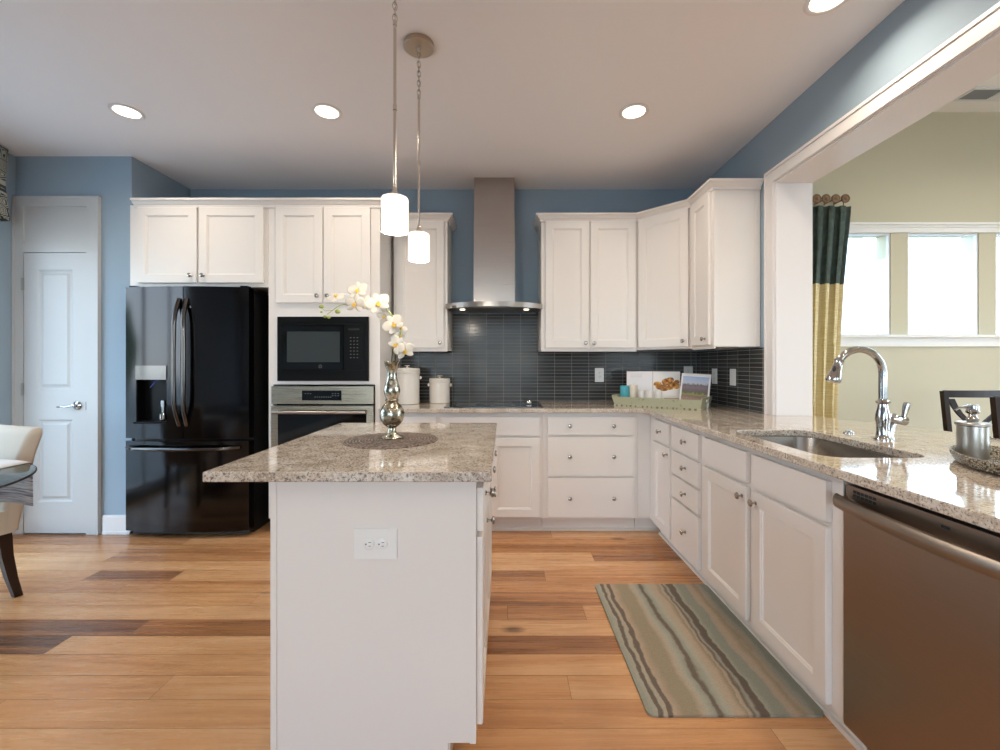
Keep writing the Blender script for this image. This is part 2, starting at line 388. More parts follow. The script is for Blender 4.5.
def link(name, me, parent=None, loc=(0, 0, 0), rot=(0, 0, 0)):
    o = bpy.data.objects.new(name, me); COL.objects.link(o); o.location = loc; o.rotation_euler = rot
    if parent: o.parent = parent
    return o
def tag(o, label, cat, group=None, kind=None):
    o['label'] = label; o['category'] = cat
    if group: o['group'] = group
    if kind: o['kind'] = kind
    return o
def thing(name, label, cat, loc=(0, 0, 0), rz=0.0, group=None):
    o = bpy.data.objects.new(name, None); COL.objects.link(o); o.empty_display_size = 0.05
    o.location = loc; o.rotation_euler = (0, 0, rz)
    return tag(o, label, cat, group)
def struct(name, mb, m, label=None, smooth=0):
    o = mb.obj(name, m, smooth=smooth); o['kind'] = 'structure'
    if label: o['label'] = label
    return o
def bm1(*a, **k): return MB().box(*a, **k)

# ------------------------------------------------------------------ room shell
XL, XR, YB, YS, ZC = -3.55, 1.67, 3.76, 3.165, 2.743
XO = 1.88                       # dining side of the wall with the opening
YR, XD, ZD = -4.0, 5.70, 3.41   # rear wall, far dining wall, dining ceiling

# floor of separate boards
fl = bmesh.new(); lay = fl.loops.layers.float_color.new('board')
TONES = {  # row: [(x0, x1, tone), ...] boards that read clearly in the room
    -2: [(-2.9, -1.75, .78), (-1.75, -.3, .10), (-.3, .9, .25)], -1: [(-3.0, -1.82, .22), (-1.82, -.2, .18), (-.2, 1.4, .32)],
    0: [(-3.4, -1.30, .22), (-1.30, -.1, .16), (-.1, .25, .2), (.25, 1.6, .12)], 1: [(-3.0, -.6, .26), (-.6, .7, .10)],
    2: [(-3.2, -1.95, .85), (-1.95, -.5, .15), (-.5, 1.3, .66)], 3: [(-3.5, -1.70, .72), (-1.70, -.6, .60), (-.6, .9, .08)],
    4: [(-3.1, -.4, .12), (-.4, .02, .3), (.02, .40, .42), (.40, 1.4, .14)], 5: [(-3.3, -1.3, .18), (-1.3, -.2, .15), (-.2, 1.3, .55)],
    6: [(-3.5, -2.1, .35), (-2.1, -.2, .32), (-.2, 1.2, .34)], 7: [(-3.5, -2.4, .25), (-2.4, -1.9, .65), (-1.9, -.2, .12), (-.2, .24, .6), (.24, 1.2, .35)],
    8: [(-3.5, -1.2, .14), (-1.2, 1.2, .14)], 9: [(-3.5, -2.5, .1), (-2.5, -.5, .48), (-.5, .57, .12), (.57, 1.4, .62)],
    10: [(-3.5, -2.5, .4), (-2.5, -1.4, .45), (-1.4, -.1, .2), (-.1, 1.3, .55)], 11: [(-3.5, -2.2, .55), (-2.2, -.1, .2), (-.1, 1.3, .28)]}
def board(x0, x1, y0, y1, tone):
    g = 0.0007
    vs = [fl.verts.new(p) for p in ((x0+g, y0+g, 0), (x1-g, y0+g, 0), (x1-g, y1-g, 0), (x0+g, y1-g, 0))]
    f = fl.faces.new(vs); rr = random.random()
    for l in f.loops: l[lay] = (tone, rr, 0, 1)
k = -45
while True:
    y0 = 1.592 + 0.125*k; y1 = y0 + 0.125
    if y0 > 3.9: break
    segs = TONES.get(k, []); x = -3.62
    if segs:
        a0, a1 = segs[0][0], segs[-1][1]
        if a0 > x: board(x, a0, y0, y1, random.choice((.1, .2, .3)))
        for a, b, tn in segs: board(a, b, y0, y1, tn)
        x = a1
    while x < 5.75:
        nx = x + random.uniform(.5, 1.7); 
        board(x, min(nx, 5.75), y0, y1, random.choice((.05, .1, .15, .2, .25, .35, .5, .7))); x = nx
    k += 1
me = bpy.data.meshes.new('floor'); fl.to_mesh(me); fl.free(); me.materials.append(MATS['wood_floor'])
fo = link('floor', me); fo['kind'] = 'structure'
struct('trim_9', bm1(-3.7, 5.8, -4.1, 3.95, -.06, -.002), 'trunk')      # subfloor under the boards

struct('ceiling', bm1(XL-.15, XO, YR-.15, YB+.15, ZC, ZC+.12), 'ceiling_paint')
struct('ceiling_dining', bm1(XO, XD+.15, YR-.15, YB+.15, ZD, ZD+.12), 'dining_ceiling')
struct('wall_back', bm1(-2.705, XO, YB, YB+.15, 0, ZC), 'blue_wall')
struct('wall_pantry', bm1(XL, -2.705, YS, YB+.15, 0, ZC), 'blue_wall')
# left wall with the patio window opening Y 1.0..2.9, Z 0.06..2.25
w = MB(); w.box(XL-.15, XL, YR, 1.0, 0, ZC); w.box(XL-.15, XL, 2.9, YB+.15, 0, ZC); w.box(XL-.15, XL, 1.0, 2.9, 2.25, ZC); w.box(XL-.15, XL, 1.0, 2.9, 0, .06)
struct('wall_left', w, 'blue_wall')
# rear wall with an unseen wide window opening added as fill X -2.7..0.9, Z 0.2..2.4
w = MB(); w.box(XL-.15, -2.7, YR-.15, YR, 0, ZC); w.box(.9, XO, YR-.15, YR, 0, ZC); w.box(-2.7, .9, YR-.15, YR, 2.4, ZC); w.box(-2.7, .9, YR-.15, YR, 0, .2)
struct('wall_rear', w, 'blue_wall')
# right wall with the wide cased opening Y -0.6..2.675
w = MB(); w.box(XR, XO, 2.675, YB, 0, ZC); w.box(XR, XO, YR, -.6, 0, ZC); struct('wall_right', w, 'blue_wall')
struct('wall_right_header', bm1(XR, XO, -.6, 2.675, 2.352, ZC), 'blue_wall'); struct('wall_bar', bm1(XR, XO, .33, 2.66, 0, .8835), 'blue_wall')
# dining side skin of the same wall and the other dining walls
w = MB(); w.box(XO, XO+.012, 2.675, YB, 0, ZD); w.box(XO, XO+.012, YR, -.6, 0, ZD); w.box(XO, XO+.012, -.6, 2.675, 2.352, ZD); w.box(XO, XO+.012, .33, 2.66, 0, .8835)
struct('wall_dining_left', w, 'khaki_wall')
WX = [(2.735, 3.349), (3.496, 4.110), (4.257, 4.871)]; WZ0, WZ1 = 1.484, 2.366
w = MB(); w.box(XO, WX[0][0], YB, YB+.15, 0, ZD); w.box(WX[0][1], WX[1][0], YB, YB+.15, WZ0, WZ1); w.box(WX[1][1], WX[2][0], YB, YB+.15, WZ0, WZ1)
w.box(WX[2][1], XD, YB, YB+.15, 0, ZD); w.box(WX[0][0], WX[2][1], YB, YB+.15, 0, WZ0); w.box(WX[0][0], WX[2][1], YB, YB+.15, WZ1, ZD)
struct('wall_dining_back', w, 'khaki_wall')
w = MB(); w.box(XD, XD+.15, YR, -.2, 0, ZD); w.box(XD, XD+.15, 2.6, YB+.15, 0, ZD); w.box(XD, XD+.15, -.2, 2.6, 2.9, ZD); w.box(XD, XD+.15, -.2, 2.6, 0, .3)
struct('wall_dining_right', w, 'khaki_wall')
w = MB(); w.box(XO, 2.4, YR-.15, YR, 0, ZD); w.box(5.2, XD+.15, YR-.15, YR, 0, ZD); w.box(2.4, 5.2, YR-.15, YR, 2.7, ZD); w.box(2.4, 5.2, YR-.15, YR, 0, .3)
struct('wall_dining_rear', w, 'khaki_wall')

def window(n, mk, nx, nz, w, h, loc, rz, dp=.08, fr=.045):
    """local: x across, y through the wall, z up from the sill"""
    o = thing('window_%d' % n, '', 'window', loc, rz); del o['label']; del o['category']; o['kind'] = 'structure'
    f = MB(); f.box(0, fr, .02, dp, 0, h, .003); f.box(w-fr, w, .02, dp, 0, h, .003); f.box(fr, w-fr, .02, dp, 0, fr, .003); f.box(fr, w-fr, .02, dp, h-fr, h, .003)
    for i in range(1, nx): x = w*i/nx; f.box(x-.02, x+.02, .03, .07, fr, h-fr)
    for i in range(1, nz): z = h*i/nz; f.box(fr, w-fr, .035, .065, z-.012, z+.012)
    f.obj('window_frame', mk, o)
    MB().box(fr, w-fr, dp-.030, dp-.026, fr, h-fr).obj('window_pane', 'window_glass', o)
    return o
window(1, 'trim_paint', 3, 1, 1.9, 2.19, (XL-.03, 1.0, .06), R(90))
window(2, 'trim_paint', 4, 1, 3.6, 2.2, (.9, YR-.03, .2), R(180))  # rear window out of view, added for soft fill
for i, (a, b) in enumerate(WX): window(3+i, 'trim_paint', 1, 1, b-a, WZ1-WZ0, (a, YB-.012, WZ0), 0, fr=.012, dp=.048)
window(6, 'trim_paint', 3, 1, 2.8, 2.6, (XD+.03, 2.6, .3), R(-90))  # unseen side window, added large to bring light into the dining room
window(7, 'trim_paint', 3, 1, 2.8, 2.4, (5.2, YR-.03, .3), R(180))  # unseen rear window added to brighten the dining room
# dining window casing: head with ledge, sill with apron
c = MB(); c.box(2.69, 4.96, YB-.018, YB, 2.366, 2.425, .003); c.box(2.66, 4.99, YB-.045, YB, 2.425, 2.445, .004); c.box(2.68, 4.97, YB-.03, YB, 2.408, 2.425, .003)
c.box(2.66, 4.99, YB-.05, YB, 1.462, 1.484, .004); c.box(2.69, 4.96, YB-.018, YB, 1.385, 1.462, .003)
struct('trim_1', c, 'khaki_trim' if 'khaki_trim' in MATS else 'dining_ceiling')

# cased opening: jamb and soffit lining, then casing on the kitchen face
c = MB(); c.box(XR, XO+.012, 2.663, 2.675, .914, 2.34); c.box(XR, XO+.012, -.6, 2.675, 2.34, 2.352)
struct('trim_2', c, 'trim_paint')
c = MB(); c.box(1.660, XR, 2.675, 2.764, .9145, 2.352, .003); c.box(1.660, XR, -.6, 2.764, 2.352, 2.437, .003)
c.box(1.654, 1.660, 2.748, 2.764, .9145, 2.437, .002); c.box(1.654, 1.660, -.6, 2.748, 2.421, 2.437, .002)
c.box(1.656, 1.660, 2.679, 2.694, .9145, 2.371, .002); c.box(1.656, 1.660, -.6, 2.679, 2.356, 2.371, .002)
struct('trim_3', c, 'trim_paint')
# bits of baseboard
c = MB(); c.box(-2.905, -2.705, YS-.014, YS, 0, .125, .003); c.box(-2.905, -2.705, YS-.02, YS, 0, .018, .004); c.box(-2.905, -2.705, YS-.010, YS, .125, .135, .003)
struct('baseboard_pantry', c, 'trim_paint')
c = MB(); c.box(XL, XL+.014, 2.95, YS, 0, .13, .003); c.box(XL, XL+.014, -4, .95, 0, .13, .003)
struct('baseboard_left', c, 'trim_paint')

# ------------------------------------------------------------------ sweep for mouldings
def sweep(path, prof):
    P = [Vector(p) for p in path]; n = len(P); rings = []
    for i in range(n):
        if i == 0: d = (P[1]-P[0]).normalized(); nn = Vector((d.y, -d.x)); sc = 1
        elif i == n-1: d = (P[-1]-P[-2]).normalized(); nn = Vector((d.y, -d.x)); sc = 1
        else:
            d0 = (P[i]-P[i-1]).normalized(); d1 = (P[i+1]-P[i]).normalized()
            a = Vector((d0.y, -d0.x)); b = Vector((d1.y, -d1.x)); nn = (a+b).normalized(); sc = 1/max(nn.dot(a), .3)
        rings.append([(P[i].x+nn.x*u*sc, P[i].y+nn.y*u*sc, z) for u, z in prof])
    return MB().loops(rings, True, True)
CROWN = [(0.001, 2.362), (.010, 2.362), (.012, 2.378), (.022, 2.386), (.034, 2.402), (.044, 2.406), (.044, 2.420), (0.001, 2.420)]
struct('trim_4', sweep([(-2.668, 3.15), (-.892, 3.15), (-.892, 3.757)], CROWN), 'cabinet_paint')
struct('trim_5', sweep([(-.872, 3.455), (-.4456, 3.455), (-.4456, 3.757)], CROWN), 'cabinet_paint')
struct('trim_6', sweep([(.300, 3.757), (.300, 3.455), (1.06, 3.455), (1.365, 3.15), (1.365, 2.825), (1.667, 2.825)], CROWN), 'cabinet_paint')

# ------------------------------------------------------------------ backsplash
c = MB(); c.box(-.889, .298, 3.752, 3.759, .9145, 1.664); c.box(.298, 1.66, 3.752, 3.759, .9145, 1.338)
struct('trim_7', c, 'tile_back', 'dark grey glass tile backsplash on the back wall')
struct('trim_8', bm1(1.663, 1.669, 2.765, 3.751, .9145, 1.338), 'tile_side', 'dark grey glass tile backsplash on the right wall')

# ------------------------------------------------------------------ cabinet joinery
KNOB = None
def knob_mesh():
    global KNOB
    if KNOB is None:
        KNOB = MB().lathe([(.0085, 0), (.0085, .002), (.0045, .005), (.004, .014), (.009, .018), (.0145, .021), (.0150, .024), (.012, .028), (.005, .0295), (0, .0295)],
                          seg=16, mtx=Matrix.Rotation(R(90), 4, 'X')).mesh('knob', 'knob_metal')   # axis along -y
    return KNOB
def knob(parent, x, z, y=-.0205): return link('knob', knob_mesh(), parent, (x, y, z))
def panel_door(parent, x0, x1, z0, z1, y=0.0, kn=None, name='door', mt='cabinet_paint', rail=.058):
    t = .02
    b = MB(); bm = b.bm
    def rect(i, yy): return [bm.verts.new(p) for p in ((x0+i, yy, z0+i), (x1-i, yy, z0+i), (x1-i, yy, z1-i), (x0+i, yy, z1-i))]
    rs = [rect(0, y-.0005), rect(0, y-t+.003), rect(.003, y-t), rect(rail, y-t), rect(rail+.003, y-t+.004), rect(rail+.007, y-t+.004), rect(rail+.010, y-t+.0095)]
    for p, q in zip(rs, rs[1:]):
        for i in range(4): bm.faces.new((p[i], p[(i+1) % 4], q[(i+1) % 4], q[i]))
    bm.faces.new(rs[-1]); bm.faces.new(rs[0][::-1])
    d = b.obj(name, mt, parent, smooth=0)
    if kn: knob(d, kn[0], kn[1], y-t-.0003)
    return d
def slab_front(parent, x0, x1, z0, z1, y=0.0, kns=(), name='drawer', mt='cabinet_paint'):
    d = MB().box(x0, x1, y-.02, y-.0005, z0, z1, .004, 2).obj(name, mt, parent, smooth=0)
    for kx, kz in kns: knob(d, kx, kz, y-.0203)
    return d
TOE = .114
def base_body(parent, w, d=.603, h=.882, open_top=False, toe=True):
    b = MB()
    if open_top:
        b.box(0, .018, 0, d, TOE, h); b.box(w-.018, w, 0, d, TOE, h); b.box(.018, w-.018, 0, d, TOE, TOE+.018)
        b.box(.018, w-.018, 0, .02, TOE+.018, h); b.box(.018, w-.018, d-.01, d, TOE+.018, h)
    else: b.box(0, w, 0, d, TOE, h, .0015)
    b.obj('body', 'cabinet_paint', parent, smooth=0)
    if toe:
        k_ = MB(); k_.box(.001, w-.001, .075, d-.02, 0.001, TOE-.001); k_.box(.001, w-.001, .062, .075, 0.001, .018, .004)
        k_.obj('toe_kick', 'cabinet_paint', parent, smooth=0)
    return parent
def cab(label, loc, rz, cat='cabinet', group=None, name='base_cabinet'): return thing(name, label, cat, loc, rz, group)

Z_D = (.718, .850); Z_L = (.128, .699)
# back run, front faces look towards -Y
o = cab('white base cabinet between the oven tower and the cooktop cabinet', (-.890, 3.15, 0), 0)
base_body(o, .414); slab_front(o, .03, .40, *Z_D, kns=[(.215, .788)]); panel_door(o, .03, .40, *Z_L, kn=(.365, .655))
o = cab('white two-door base cabinet directly under the cooktop', (-.475, 3.15, 0), 0)
base_body(o, .76); slab_front(o, .025, .737, *Z_D, name='false_front')
panel_door(o, .025, .366, *Z_L, kn=(.332, .655)); panel_door(o, .372, .737, *Z_L, kn=(.405, .655))
o = cab('white three-drawer base cabinet right of the cooktop on the back wall', (.286, 3.15, 0), 0)
base_body(o, .684); slab_front(o, .035, .651, .723, .851, kns=[(.19, .788), (.505, .788)])
slab_front(o, .035, .651, .428, .706, kns=[(.19, .567), (.505, .567)]); slab_front(o, .035, .651, .129, .412, kns=[(.19, .268), (.505, .268)])
o = cab('plain white corner base cabinet where the two counter runs meet', (.971, 3.15, 0), 0)
base_body(o, .692)
# right run, front faces look towards -X; local x runs towards the camera
FX = 1.061
def rcab(label, y, w, **k):
    o = cab(label, (FX, y, 0), R(-90)); base_body(o, w, **k); return o
o = rcab('narrow white base cabinet with one drawer and one door in the inner corner', 3.148, .436)
slab_front(o, .112, .411, *Z_D, kns=[(.262, .783)]); panel_door(o, .112, .411, *Z_L, kn=(.382, .655))
o = rcab('white four-drawer base cabinet on the right run beyond the striped rug', 2.711, .427)
for z0, z1 in ((.718, .850), (.569, .699), (.422, .550), (.128, .406)): slab_front(o, .012, .382, z0, z1, kns=[(.22, (z0+z1)/2)])
o = rcab('white two-door sink cabinet beside the striped rug', 2.283, .925, open_top=True)
slab_front(o, .010, .414, *Z_D, name='false_front'); slab_front(o, .457, .878, *Z_D, name='false_front')
panel_door(o, .010, .414, *Z_L, kn=(.386, .655)); panel_door(o, .457, .878, *Z_L, kn=(.488, .655))
o = rcab('white base cabinet next to the dishwasher at the near end of the run', .740, .42)
slab_front(o, .02, .40, *Z_D, kns=[(.21, .788)]); panel_door(o, .02, .40, *Z_L, kn=(.05, .655))

# ------------------------------------------------------------------ wall cabinets
def upper(label, loc, rz, w, z0, doors, d=.303, z1=2.381, side_panel=False):
    o = thing('wall_cabinet', label, 'cabinet', loc, rz)
    b = MB().box(0, w, 0, d, z0, z1, .0015); b.box(0, w, .001, .012, z0-.012, z0)
    b.obj('body', 'cabinet_paint', o, smooth=0)
    for x0, x1, a0, a1, kx, kz in doors: panel_door(o, x0, x1, a0, a1, kn=(kx, kz))
    return o
upper('short white wall cabinet with two doors over the black refrigerator', (-2.703, 3.15, 0), 0, 1.0, 1.80,
      [(.065, .493, 1.816, 2.361, .455, 1.868), (.507, .973, 1.816, 2.361, .545, 1.868)], d=.605)
upper('single-door white wall cabinet between the oven tower and the range hood', (-.872, 3.455, 0), 0, .4264, 1.345,
      [(.02, .402, 1.360, 2.361, .372, 1.400)])
upper('two-door white wall cabinet immediately right of the range hood', (.300, 3.455, 0), 0, .759, 1.345,
      [(.030, .374, 1.360, 2.361, .345, 1.398), (.386, .743, 1.360, 2.361, .413, 1.398)])
o = thing('wall_cabinet', 'angled corner wall cabinet with one white door over the tray', 'cabinet', (1.06, 3.455, 0), R(-45))
cw = math.hypot(.305, .305)
mt = (Matrix.Translation((1.06, 3.455, 0)) @ Matrix.Rotation(R(-45), 4, 'Z')).inverted()
MB().prism([(1.062, 3.455), (1.365, 3.152), (1.664, 3.152), (1.664, 3.757), (1.062, 3.757)], 1.345, 2.381, .0015, mtx=mt).obj('body', 'cabinet_paint', o, smooth=0)
panel_door(o, .020, cw-.020, 1.360, 2.361, kn=(cw-.055, 1.400))
o = upper('narrow white wall cabinet on the right wall with a plain end panel', (1.365, 3.149, 0), R(-90), .324, 1.345,
          [(.020, .292, 1.360, 2.361, .245, 1.400)], d=.302)
b = MB(); b.box(.324, .328, 0.002, .03, 1.345, 2.36, .001); b.box(.324, .328, .272, .300, 1.345, 2.36, .001); b.obj('end_stile', 'cabinet_paint', o, smooth=0)

# oven tower
o = thing('oven_cabinet', 'tall white oven tower holding the microwave and the wall oven', 'cabinet', (-1.700, 3.15, 0))
W = .806
b = MB(); b.box(0, .02, 0, .605, TOE, 2.381, .001); b.box(W-.02, W, 0, .605, TOE, 2.381, .001)
b.box(.02, W-.02, .59, .605, TOE, 2.381); b.box(.02, W-.02, 0, .59, 1.66, 2.381); b.box(.02, W-.02, 0, .59, 1.115, 1.125); b.box(.02, W-.02, 0, .59, TOE, .355)
b.box(.02, .085, 0, .018, 1.125, 1.66); b.box(W-.085, W-.02, 0, .018, 1.125, 1.66); b.box(.085, W-.085, 0, .018, 1.565, 1.66)
b.box(.02, W-.02, 0, .018, 1.085, 1.115); b.box(.02, .035, 0, .018, .355, 1.085); b.box(W-.035, W-.02, 0, .018, .355, 1.085)
b.obj('body', 'cabinet_paint', o, smooth=0)
b = MB().box(0.001, W-.001, .075, .6, 0.001, TOE-.001); b.obj('toe_kick', 'cabinet_paint', o, smooth=0)
panel_door(o, .058, .396, 1.672, 2.361, kn=(.362, 1.722)); panel_door(o, .404, .740, 1.672, 2.361, kn=(.437, 1.722))
slab_front(o, .03, .776, .137, .34, kns=[(.2, .24), (.6, .24)])

# ------------------------------------------------------------------ microwave
o = thing('microwave', 'black built-in microwave above the stainless wall oven', 'microwave', (-1.300, 3.13, 1.11))
b = MB(); b.box(-.328, .328, 0, .019, 0, .075, .004); b.box(-.328, .328, 0, .019, .41, .463, .004); b.box(-.328, -.300, 0, .019, .075, .41, .002); b.box(.300, .328, 0, .019, .075, .41, .002)
pts = [(x/20*.328, .463 + .010*(1-(x/20)**2)) for x in range(-20, 21)]
b.prism([(-.328, .45)] + pts[::1] + [(.328, .45)], 0, .012, mtx=Matrix.Translation((0, .0135, 0)) @ Matrix.Rotation(R(90), 4, 'X')) if False else None
b.obj('trim_frame', 'black_plastic', o)
b = MB(); b.box(-.300, .300, .004, .4, .075, .410, .003); b.obj('housing', 'black_plastic', o)
d = MB().box(-.296, .150, -.006, .0035, .080, .405, .004).obj('door', 'black_glass', o)
MB().box(-.255, .125, -.0075, -.0062, .135, .355, .0).obj('door_window', 'grey_glass', d)
k_ = MB(); k_.torus((0, 0, 0), .011, .0014, 20, 6, mtx=Matrix.Translation((-.015, -.0068, .105)) @ Matrix.Rotation(R(90), 4, 'X'))
k_.tube([(-.021, -.0068, .105), (-.015, -.0068, .110), (-.009, -.0068, .105), (-.015, -.0068, .100)], .0010, 6)
k_.obj('logo_badge', 'white_print', d)
cp = MB().box(.154, .296, -.004, .0035, .080, .405, .003).obj('control_panel', 'black_plastic', o)
k_ = MB()
for i in range(7):
    for j in range(3):
        k_.box(.197+j*.024, .207+j*.024, -.0048, -.004, .165+i*.024, .170+i*.024)
k_.obj('key_print', 'white_print', cp, smooth=0)
MB().box(.185, .265, -.0048, -.004, .365, .378).obj('clock_display', 'grey_glass', cp)

# ------------------------------------------------------------------ wall oven
o = thing('wall_oven', 'stainless wall oven with black glass door behind the island', 'oven', (-1.299, 3.13, .358))
MB().box(-.345, .345, .02, .56, .0, .700).obj('housing', 'black_plastic', o)
cp = MB().box(-.365, .365, -.012, .019, .588, .714, .003).obj('control_panel', 'oven_steel', o)
dp = MB().box(-.145, .138, -.0135, -.0122, .613, .684, .004).obj('display', 'black_glass', cp)
k_ = MB()
for i in range(8): k_.box(-.055+i*.016, -.047+i*.016, -.0142, -.0136, .635, .640)
for i in range(3): k_.box(-.125+i*.018, -.115+i*.018, -.0142, -.0136, .66, .664); k_.box(.07+i*.020, .080+i*.020, -.0142, -.0136, .66, .664); k_.box(.07+i*.020, .080+i*.020, -.0142, -.0136, .645, .649)
k_.obj('display_print', 'white_print', dp)
b = MB(); b.box(-.365, -.318, -.016, .019, .02, .574, .003); b.box(.318, .365, -.016, .019, .02, .574, .003); b.box(-.318, .318, -.016, .019, .545, .574, .003); b.box(-.318, .318, -.016, .019, .02, .10, .003)
d = b.obj('door', 'oven_steel', o)
MB().box(-.318, .318, -.013, .015, .10, .545).obj('door_glass', 'black_glass', d)
h = MB(); h.tube([(-.338, -.052, .532), (-.2, -.058, .532), (0, -.060, .532), (.2, -.058, .532), (.322, -.052, .532)], .0125, 12)
for s in (-.325, .31): h.tube([(s, -.052, .532), (s, -.014, .532)], .008, 8)
h.obj('handle', 'steel', d)

# ------------------------------------------------------------------ refrigerator
o = thing('refrigerator', 'black stainless french-door refrigerator beside the pantry door', 'refrigerator', (-2.2475, 3.10, 0))
HW = .4375
def arc_y(x): return -.008 - .040*(1-(x/HW)**2)
def fdoor(b, x0, x1, z0, z1, yb=.055, bev=.004):
    n = 10; pts = [(x0+(x1-x0)*i/n, arc_y(x0+(x1-x0)*i/n)) for i in range(n+1)]
    b.prism(pts + [(x1, yb), (x0, yb)], z0, z1, bev); return b
MB().box(-.430, .432, .062, .64, .035, 1.765, .006).obj('body', 'fridge_side', o)
b = MB(); b.box(-.42, .42, .09, .6, 0.001, .034); b.box(-.42, .42, .03, .09, .012, .046, .004); b.obj('base_grille', 'rubber', o)
b = MB(); fdoor(b, -HW, -.3525, .706, 1.778, bev=0); fdoor(b, -.1175, -.003, .706, 1.778, bev=0); fdoor(b, -.3525, -.1175, 1.221, 1.778, bev=0); fdoor(b, -.3525, -.1175, .706, .82, bev=0)
d = b.obj('door', 'black_steel', o, smooth=30)
b = MB(); b.box(-.3525, -.3475, -.02, .05, .82, 1.12); b.box(-.1225, -.1175, -.02, .05, .82, 1.12); b.box(-.3525, -.1175, .045, .05, .82, 1.12); b.box(-.3525, -.1175, -.045, .05, .812, .826, .003)
dn = b.obj('dispenser_recess', 'black_plastic', d)
MB().prism([(-.3525+.235*i/8, arc_y(-.3525+.235*i/8)-.006) for i in range(9)] + [(-.1175, .05), (-.3525, .05)], 1.122, 1.2205, .003).obj('dispenser_panel', 'dark_handle', d)
MB().lathe([(.021, 0), (.024, .008), (.024, .05), (.020, .055), (.012, .06), (.012, .10), (.018, .10), (.018, .145), (.002, .15)], (-.175, .0, .828), 16).obj('dispenser_cup', 'chrome', d)
k_ = MB().tube([(-.235, .02, 1.12), (-.250, .0, 1.085), (-.262, -.01, 1.065)], [.005, .004, .002], 8); k_.obj('dispenser_nozzle', 'blue_led', d)
b = MB(); fdoor(b, .003, HW, .706, 1.778); d2 = b.obj('door', 'black_steel', o, smooth=30)
k_ = MB().lathe([(.011, 0), (.011, .003), (.009, .004), (0, .004)], (0, 0, 0), 20, mtx=Matrix.Translation((.045, arc_y(.045)+.001, 1.632)) @ Matrix.Rotation(R(90), 4, 'X')); k_.obj('logo_badge', 'chrome', d2)
b = MB(); fdoor(b, -HW, HW, .050, .686); d3 = b.obj('freezer_drawer', 'black_steel', o, smooth=30)
def vhandle(par, x, sgn):
    zs = [.80 + .89*i/16 for i in range(17)]
    pts = [(x + sgn*.010*math.sin(PI*i/16), -.048 - .045*min(1, 2.2*math.sin(PI*i/16)), z) for i, z in enumerate(zs)]
    MB().tube(pts, .0145, 12).obj('handle', 'dark_handle', par)
vhandle(d, -.026, -1); vhandle(d2, .026, 1)
pts = [(-.42+.80*i/20, arc_y(-.42+.80*i/20) - .045*min(1, 3.2*math.sin(PI*i/20)+.05), .640) for i in range(21)]
MB().tube(pts, .0135, 12).obj('handle', 'dark_handle', d3)
MB().box(-.42, -.37, -.0, .05, 1.7785, 1.79, .003).obj('hinge_cover', 'black_plastic', o); MB().box(.37, .42, -.0, .05, 1.7785, 1.79, .003).obj('hinge_cover', 'black_plastic', o)

# ------------------------------------------------------------------ worktop with sink cut-out
def rrect(x0, x1, y0, y1, r, n=5):
    pts = []
    for cx, cy, a in ((x1-r, y1-r, 0), (x0+r, y1-r, 90), (x0+r, y0+r, 180), (x1-r, y0+r, 270)):
        for i in range(n+1):
            t = R(a + 90*i/n); pts.append((cx+r*math.cos(t), cy+r*math.sin(t)))
    return pts
SX0, SX1, SY0, SY1 = 1.088, 1.457, 1.462, 2.085
outer = [(-.889, 3.751), (-.889, 3.093), (1.0, 3.093), (1.0, .315), (2.09, .315), (2.09, 2.16), (2.05, 2.27), (1.90, 2.60), (1.8925, 2.662), (1.662, 2.662), (1.662, 3.751)]
hole = rrect(SX0, SX1, SY0, SY1, .075)
def slab(outer, holes, z0, z1, bev, mt_, name):
    bm = bmesh.new(); es = []
    for lp in [outer] + holes:
        vs = [bm.verts.new((p[0], p[1], z1)) for p in lp]
        es += [bm.edges.new((vs[i], vs[(i+1) % len(vs)])) for i in range(len(vs))]
    bmesh.ops.triangle_fill(bm, edges=es, use_beauty=True, use_dissolve=False)
    for f in bm.faces:
        f.normal_update()
        if f.normal.z < 0: f.normal_flip()
    ex = bmesh.ops.extrude_face_region(bm, geom=list(bm.faces))
    top = [g for g in ex['geom'] if isinstance(g, bmesh.types.BMVert)]
    orig = [v for v in bm.verts if v not in set(top)]
    for v in orig: v.co.z = z0
    b = MB(); b.bm.free(); b.bm = bm
    bmesh.ops.recalc_face_normals(bm, faces=bm.faces)
    b._bev(list(bm.faces), bev, 2, 40)
    return b
o = slab(outer, [hole], .884, .914, .004, 'granite', 'worktop').obj('worktop', 'granite', smooth=0)
tag(o, 'speckled cream granite worktop running round the corner to the bar', 'countertop')

# sink bowl
o = thing('sink', 'undermount stainless sink bowl set in the granite worktop', 'sink', ((SX0+SX1)/2, (SY0+SY1)/2, .8835))
hw, hl = (SX1-SX0)/2, (SY1-SY0)/2
def ring(e, z, r): return [(x, y, z) for x, y in rrect(-hw-e, hw+e, -hl-e, hl+e, r)]
b = MB(); b.loops([ring(.018, -.0005, .09), ring(.002, -.0005, .078), ring(0, -.004, .075), ring(-.006, -.17, .07), ring(-.020, -.192, .06), ring(-.05, -.198, .05), ring(-.15, -.202, .03)], True, False)
b.bm.faces.new([v for v in b.bm.verts][-24:])
b.loops([ring(.018, -.0005, .09), ring(.018, -.003, .09), ring(.004, -.006, .078), ring(-.003, -.172, .07), ring(-.018, -.196, .06), ring(-.15, -.206, .03)], True, False)
b.obj('bowl', 'sink_steel', o)
b = MB().lathe([(0.0, -.2005), (.03, -.2005), (.042, -.199), (.045, -.1965), (.045, -.199)], (0, 0, 0), 24, cap=False); b.obj('drain', 'chrome', o)

